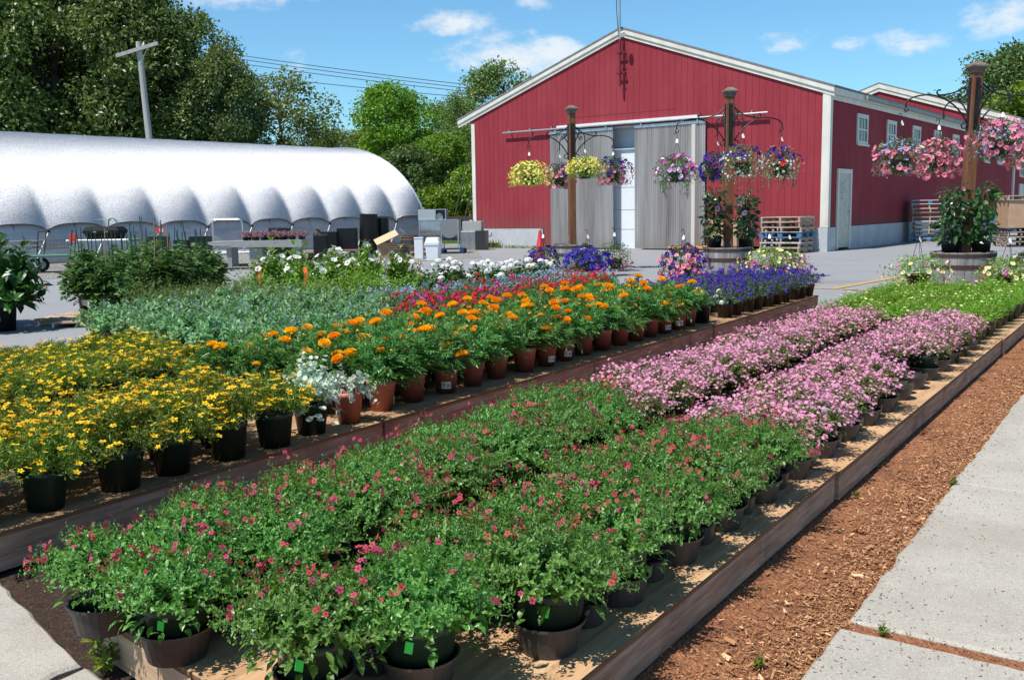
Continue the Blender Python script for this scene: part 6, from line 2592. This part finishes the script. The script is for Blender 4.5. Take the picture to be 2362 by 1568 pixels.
# galvanised heater on legs
t = thing('metal_heater', 'galvanised steel heater unit with a round trough on a blue pallet', 'heater', (-2.15, 30.2, .14), R_(-3))
g = Geo()
n = 14
for x0, x1, m in ((-.62, .02, 0), (.06, .54, 0)):
    prof = [(-.34, .88), (-.34, .60)] + [(-.34 * cos(a), .60 - .34 * sin(a)) for a in np.linspace(.1, pi - .1, n)] + [(.34, .60), (.34, .88)]
    V = [(x0, y, z) for y, z in prof] + [(x1, y, z) for y, z in prof]
    k_ = len(prof)
    g.add(V, [(i, i + 1, k_ + i + 1, k_ + i) for i in range(k_ - 1)])
    g.add(V[:k_], [tuple(range(k_))])
    g.add(V[k_:], [tuple(range(k_ - 1, -1, -1))])
box(g, -.63, .55, -.35, .35, .881, .90)
g.build('trough', STEEL, t, smooth=False)
g = Geo()
prism(g, [(-.25 * cos(a), -.25 * sin(a)) for a in np.linspace(0, pi, 14)] + [(.25, .29), (-.25, .29)], 0, .012, M=Matrix.Translation((.30, -.352, .58)) @ Matrix.Rotation(pi / 2, 4, 'X'))
g.build('end_panel', mat('dull_steel_panel', (.30, .29, .29), .5, .6), t)
for x in (-.64, .03, .55):
    g = Geo()
    for y in (-.36, .33):
        box(g, x, x + .035, y, y + .035, 0, .88)
    g.build('leg', STEEL, t)
g = Geo()
box(g, -.66, -.14, -.3, .3, .901, 1.22)
for x0, x1, y0, y1, z0, z1 in ((-.138, .20, -.3, -.28, 1.20, 1.22), (-.138, .20, -.3, -.28, .901, .92), (.18, .2, -.3, -.28, .921, 1.199), (-.138, -.118, -.3, -.28, .921, 1.199), (-.138, .2, .28, .3, .901, 1.22), (-.138, .2, -.279, .279, 1.2005, 1.22)):
    box(g, x0, x1, y0, y1, z0, z1)
g.build('fan_box', mat('flat_galvanised', (.50, .52, .54), .55, .6), t)
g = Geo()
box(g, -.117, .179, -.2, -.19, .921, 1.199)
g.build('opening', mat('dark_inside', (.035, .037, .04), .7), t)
g = Geo()
lathe(g, [(.001, .0), (.10, .02), (.12, .10)], 16, M=Matrix.Translation((0, -.25, .98)) @ Matrix.Rotation(pi / 2, 4, 'X'))
g.build('blower_wheel', STEEL, t)
pallet('dark blue pallet under the galvanised heater', (-2.1, 30.2, 0), R_(-3), [mat('dark_blue_paint', (.012, .05, .12), .7)], 1.35, 1.0, block=True)
t = thing('steel_cabinet', 'low dark steel cabinet between the heater and the barn', 'cabinet', (-1.22, 32.6, 0), R_(-8))
g = Geo()
bbox(g, -.42, .1, -.3, .3, 0, .62, .01)
g.build('cabinet_body', STEEL, t)
g = Geo()
box(g, .102, .45, -.3, .3, 0, .63)
g.build('dark_side', mat('dark_cabinet_side', (.03, .032, .033), .5), t)
g = Geo()
bbox(g, -.34, .3, -.25, .25, .635, .95, .01)
g.build('upper_box', mat('pale_grey_box', (.36, .37, .36), .7), t)
# ladder leaning at the barn's left corner, and a loose pole
t = thing('ladder', 'rusty brown ladder leaning at the left corner of the barn', 'ladder', (-1.75, 35.6, .1), R_(-30))
a = Matrix.Rotation(R_(16), 4, 'Y')
for y in (-.22, .22):
    g = Geo()
    tube(g, [(0, y, 0), (0, y, 3.4)], .024, 6, M=a)
    g.build('rail', BROWNTUBE, t)
for k in range(10):
    g = Geo()
    tube(g, [(0, -.22, .25 + .32 * k), (0, .22, .25 + .32 * k)], .017, 6, M=a)
    g.build('rung', mat('rusty_tube', (.19, .075, .045), .8) if k == 0 else bpy.data.materials['rusty_tube'], t)
g = Geo()
tube(g, [(0, 0, 0), (.72, .3, 2.9)], .022, 6)
tag(g.build('brown_pole', BROWNTUBE, None, loc=(-2.2, 37.0, .7)), 'thin brown pole leaning left of the ladder', 'pole')
t = thing('rail_fence', 'low dark rail fence in the weeds behind the ladder', 'fence', (-2.4, 42, 0), R_(0))
g = Geo()
box(g, -2, 3.2, -.05, .05, .92, 1.08)
g.build('rail', BROWNTUBE, t)
for x in (-1.9, .2, 2.6):
    g = Geo()
    box(g, x, x + .12, .051, .17, 0, 1.1)
    g.build('post', BROWNTUBE, t)

# utility pole without wires
t = thing('utility_pole', 'old grey wooden pole with a tilted crossarm against the trees', 'utility pole', (-16.1, 44, 0), R_(0))
g = Geo()
tube(g, [(.25, 0, 0), (.03, 0, 4.6), (-.17, 0, 8.95)], [.17, .145, .12], 12)
g.build('pole', POLEW, t)
g = Geo()
box(g, -1.02, .92, -.25, -.13, -.075, .075, M=Matrix.Translation((-.13, 0, 8.60)) @ Matrix.Rotation(-R_(15.5), 4, 'Y'))
ca = g.build('crossarm', POLEW, t)
g = Geo()
tube(g, [(-.10, -.2, 7.9), (.32, -.2, 8.72)], .018, 5)
g.build('crossarm_brace', STEEL, ca)
# power lines far behind
for i, (za, zb_) in enumerate(((12.0, 9.55), (11.75, 9.33), (11.45, 9.10), (10.7, 8.75))):
    g = Geo()
    s_ = np.linspace(0, 1, 24)
    xs = -22 + 30 * s_
    slope = (zb_ - za) / 18.0
    tube(g, np.stack([xs, np.full(24, 66.), za + slope * (xs + 20) + .25 * (2 * s_ - 1) ** 2], 1), .022, 4)
    tag(g.build('power_line', WIRE), f'{["topmost", "second", "third", "lowest"][i]} of the four thin cables crossing the sky above the trees', 'power line', 'power lines')

# ================================================================== TREES
def tree_mesh(seed, H, R, z0, ncl, nleaf, ls, trunk=.22, shape=1.0, clr=None, open_=.0, squash=.8):
    """trunk mesh and crown mesh; the crown is many small leaves in clumps at the limb ends"""
    r = np.random.default_rng(seed)
    tg, cg = Geo(), Geo()
    top = H * .86
    s = np.linspace(0, 1, 9)
    wob = np.cumsum(r.normal(0, .06 * R / 3, (9, 2)), 0)
    tr = np.stack([wob[:, 0], wob[:, 1], top * s], 1)
    tube(tg, tr, trunk * (1 - .86 * s) + .015, 9)
    C, RC = [], []
    for k in range(ncl):
        q = r.uniform(0, 1) ** .8
        z = z0 + (H - z0) * q
        prof = math.sin(pi * min(1, (q * .86 + .14) ** shape)) ** .55
        a = r.uniform(0, 2 * pi)
        rad = R * prof * math.sqrt(r.uniform(.10, 1)) * .93
        c = np.array([rad * cos(a), rad * sin(a), z - (.10 * R if q > .9 else 0)])
        C.append(c)
        RC.append((clr or R * .27) * r.uniform(.65, 1.25) * (1 - .3 * q))
    for c, rc in zip(C, RC):
        zi = np.clip((c[2] - np.hypot(c[0], c[1]) * .55) / top, .12, .95)
        b = np.array([np.interp(zi, s, tr[:, 0]), np.interp(zi, s, tr[:, 1]), zi * top])
        m = (b + c) / 2 + [0, 0, .06 * R]
        w = trunk * .28 * (1 - zi * .6)
        tube(tg, [b, m, c], [w, w * .6, w * .2], 5, cap=False)
        n = int(nleaf * (rc / (R * .27)) ** 2)
        v = rdir(n, r)
        rad = rc * r.uniform(.25, 1.0, n) ** .5
        P = c + v * rad[:, None] * np.array([1, 1, squash])
        # ragged sprays: part of the leaves stretch out of the clump
        k = r.random(n) < .18
        P[k] += v[k] * rc * r.uniform(.1, .55, (k.sum(), 1)) + np.array([0, 0, -.1 * rc])
        D = nrm(v * .5 + rdir(n, r) * .8 + [0, 0, -.25])
        U = nrm(v * .7 + rdir(n, r) * .7 + [0, 0, .5])
        scatter(cg, CARD_T, CARD_F, P, D, U, ls * .62 * r.uniform(.6, 1.3, n), ls * r.uniform(.6, 1.3, n))
    return tg, cg


TREEK = {}
def treekind(key, lf, bark, **kw):
    tg, cg = tree_mesh(**kw)
    TREEK[key] = (tg.mesh('trunk', bark, True), cg.mesh('crown', lf))


treekind('big', LF_T1, BARK, seed=1, H=15.5, R=4.6, z0=2.0, ncl=135, nleaf=330, ls=.25, trunk=.34)
treekind('big2', LF_T1, BARK, seed=2, H=14, R=4.2, z0=1.5, ncl=125, nleaf=330, ls=.24, trunk=.30)
treekind('airy', LF_T2, BARKPALE, seed=3, H=9.5, R=3.0, z0=2.2, ncl=66, nleaf=150, ls=.20, trunk=.16)
treekind('bright', LF_T3, BARK, seed=4, H=8.6, R=3.0, z0=1.2, ncl=95, nleaf=240, ls=.20, trunk=.18)
treekind('tall', LF_T2, BARK, seed=5, H=11, R=3.3, z0=2.5, ncl=80, nleaf=220, ls=.22, trunk=.2)
treekind('dark', LF_T4, BARK, seed=6, H=7.5, R=3.0, z0=.4, ncl=90, nleaf=160, ls=.26, trunk=.16)
treekind('bush', LF_T3, BARK, seed=7, H=3.2, R=2.2, z0=.1, ncl=55, nleaf=130, ls=.22, trunk=.08)
treekind('oak', LF_T4, BARK, seed=8, H=13, R=5.6, z0=2.0, ncl=130, nleaf=300, ls=.30, trunk=.4)


def tree(key, label, x, y, sc_=1., rz=0., sz=None, cat='tree', group=None, name='tree'):
    t = thing(name, label, cat, (x, y, -.02), rz, group)
    t.scale = (sc_, sc_, sz or sc_)
    for nm, me in zip(('trunk', 'crown'), TREEK[key]):
        child(nm, me, t, (0, 0, 0))
    return t


GT = 'dark trees behind the greenhouse'
for i, (key, x, y, s_, rz, sz, lab) in enumerate([
    ('big', -31.5, 50, 1.05, .3, 1.1, 'dark leafy tree at the far left edge behind the greenhouse'),
    ('big2', -27.3, 49, 1.1, 1.9, 1.15, 'dark leafy tree second from the left edge, left of the grey pole'),
    ('big', -23.0, 50.5, 1.0, 4.1, 1.03, 'tall dark tree just left of the grey pole'),
    ('big2', -19.3, 50, 1.0, 3.0, .99, 'tall dark tree directly behind the grey pole'),
    ('big', -16.3, 51.5, .80, 5.2, .76, 'dark tree right of the grey pole, with the stepped outline'),
    ('big2', -14.3, 49.5, .58, .9, .69, 'last and lowest of the dark trees, next to the airy light one'),
    ('big', -29.5, 57, 1.15, 2.2, 1.15, 'dark tree deep behind the far left trees'),
    ('big2', -21.5, 57, 1.1, 5.5, 1.05, 'dark tree deep behind the grey pole'),
    ('big', -25.5, 58, 1.1, 3.7, 1.12, 'dark tree showing between the two left trees behind')]):
    tree(key, lab, x, y, s_, rz, sz, group=GT)
for key, x, y, s_, rz, sz, lab in [
    ('airy', -12.9, 56, 1.25, .4, 1.03, 'airy light green tree with a pale trunk right of the dark trees'),
    ('airy', -10.4, 58.5, .8, 2.0, .70, 'smaller airy tree beside the pale-trunked one'),
    ('tall', -10.6, 64, .72, 3.3, .62, 'bluish far tree in the dip between the airy and bright trees'),
    ('dark', -7.9, 64, .75, 1.3, .95, 'dark narrow far tree left of the bright green tree'),
    ('bright', -6.6, 56, 1.08, .8, 1.0, 'bright yellow-green tree between greenhouse and barn'),
    ('tall', -7.4, 61, .72, 1.8, .84, 'loose tree top poking out behind the bright green tree'),
    ('tall', -2.75, 57, .58, 1.0, .76, 'slim loose tree at the left edge of the barn'),
    ('tall', -.3, 60, 1.02, 2.7, .95, 'leafy treetop showing over the left roof slope of the barn'),
    ('bright', -3.5, 50.5, .80, 2.9, .62, 'low bright tree right behind the end of the greenhouse'),
    ('dark', -5.0, 48.5, .70, 4.4, .62, 'dark bushy tree over the curved end of the greenhouse'),
    ('bush', -1.5, 46.5, .95, .6, 1.1, 'bright bush overgrown with vines by the left corner of the barn'),
    ('bush', -3.0, 45.5, .75, 2.6, .8, 'lower bright bush between the furnace and the ladder'),
    ('bush', .1, 44, .7, 3.6, 1.2, 'dark green bush squeezed against the barn corner'),
    ('dark', -12.5, 62, 1.0, .2, .75, 'low dark tree far behind the airy pair'),
    ('bright', -9.4, 54, .62, 3.9, .55, 'low light tree just above the greenhouse ridge'),
    ('airy', -11.6, 53.5, .72, 1.1, .62, 'light airy sapling low in front of the pale-trunked tree'),
    ('bright', -8.2, 60, .85, 5.1, .78, 'light green tree between the dip and the bright yellow-green tree'),
    ('tall', -4.3, 60, .80, .5, .74, 'mid green tree between the bright tree and the barn edge'),
    ('oak', 34.8, 79, .92, .4, .76, 'round dark tree behind the far barn roof, leftmost on the right side'),
    ('oak', 39.0, 76, 1.05, 2.1, 1.03, 'tall dark tree at the upper right corner'),
    ('bright', 37.6, 70, 1.7, 4.0, 1.16, 'yellow-green tree in front of the tall one at the right edge'),
    ('oak', 43.5, 78, 1.05, 3.2, 1.0, 'dark tree cut off by the right edge of the photo')]:
    tree(key, lab, x, y, s_, rz, sz, cat='bush' if key == 'bush' else 'tree', name='bush' if key == 'bush' else 'tree')
# far wood filling the gaps below the crowns
r = np.random.default_rng(77)
g = Geo()
n = 42000
x = np.concatenate([r.uniform(-48, 2, n // 2), r.uniform(-70, 90, n - n // 2)])
y = np.where(np.arange(n) < n // 2, r.uniform(60, 68, n), r.uniform(95, 115, n))
hh = 3.2 + 1.3 * np.sin(x * .37) + .9 * np.sin(x * .9 + 1)
hh = np.where(np.arange(n) < n // 2, hh * .95, hh * 1.25)
z = hh * np.sqrt(r.uniform(0, 1, n))
P = np.stack([x, y, z], 1)
scatter(g, CARD_T, CARD_F, P, nrm(rdir(n, r)), nrm(rdir(n, r) + [0, -.6, .8]), .45 * r.uniform(.6, 1.3, n), .7 * r.uniform(.6, 1.3, n))
tag(g.build('far_wood', LF_T4), kind='stuff')
# weeds along the barn foundation
r = np.random.default_rng(78)
g = Geo()
n = 420
xx = r.uniform(-12.5, -9.7, n)
xx[:190] = r.uniform(-12.5, -11.4, 190)
P = np.array([barnpt(a, -.04 - abs(r.normal(0, .08)), 0) for a in xx])
scatter(g, THREAD_T, THREAD_F, P, nrm(np.stack([r.normal(0, .4, n), r.normal(0, .4, n), np.ones(n)], 1)), nrm(rdir(n, r)), .02, .20 * r.uniform(.4, 1.3, n) * np.where(xx < -11.4, 1.2, .5))
tag(g.build('weeds', LF_WEED), kind='stuff')
# fallen leaf bits and crumbs on the bench tops
r = np.random.default_rng(79)
g = Geo()
n = 260
u_ = np.concatenate([r.uniform(-2.45, -1.12, n // 2), r.uniform(-3.5, -3.36, n // 2)])
v_ = np.concatenate([r.uniform(1.42, 5, n // 2), r.uniform(1.6, 6, n // 2)])
P = np.array([UV(a, b, (ZA if a > -3 else ZB) + .004) for a, b in zip(u_, v_)])
scatter(g, CH, np.array([(0, 1, 2, 3)]), P, nrm(np.stack([r.normal(0, 1, n), r.normal(0, 1, n), np.zeros(n)], 1)), np.tile([[0, 0, 1.]], (n, 1)), .008 * r.uniform(.3, 1, n), .016 * r.uniform(.4, 1.2, n))
tag(g.build('leaf_litter', mat('dry_leaf_bits', (.10, .06, .03), .9, var=(.30, .2, .05), vscale=40)), kind='stuff')
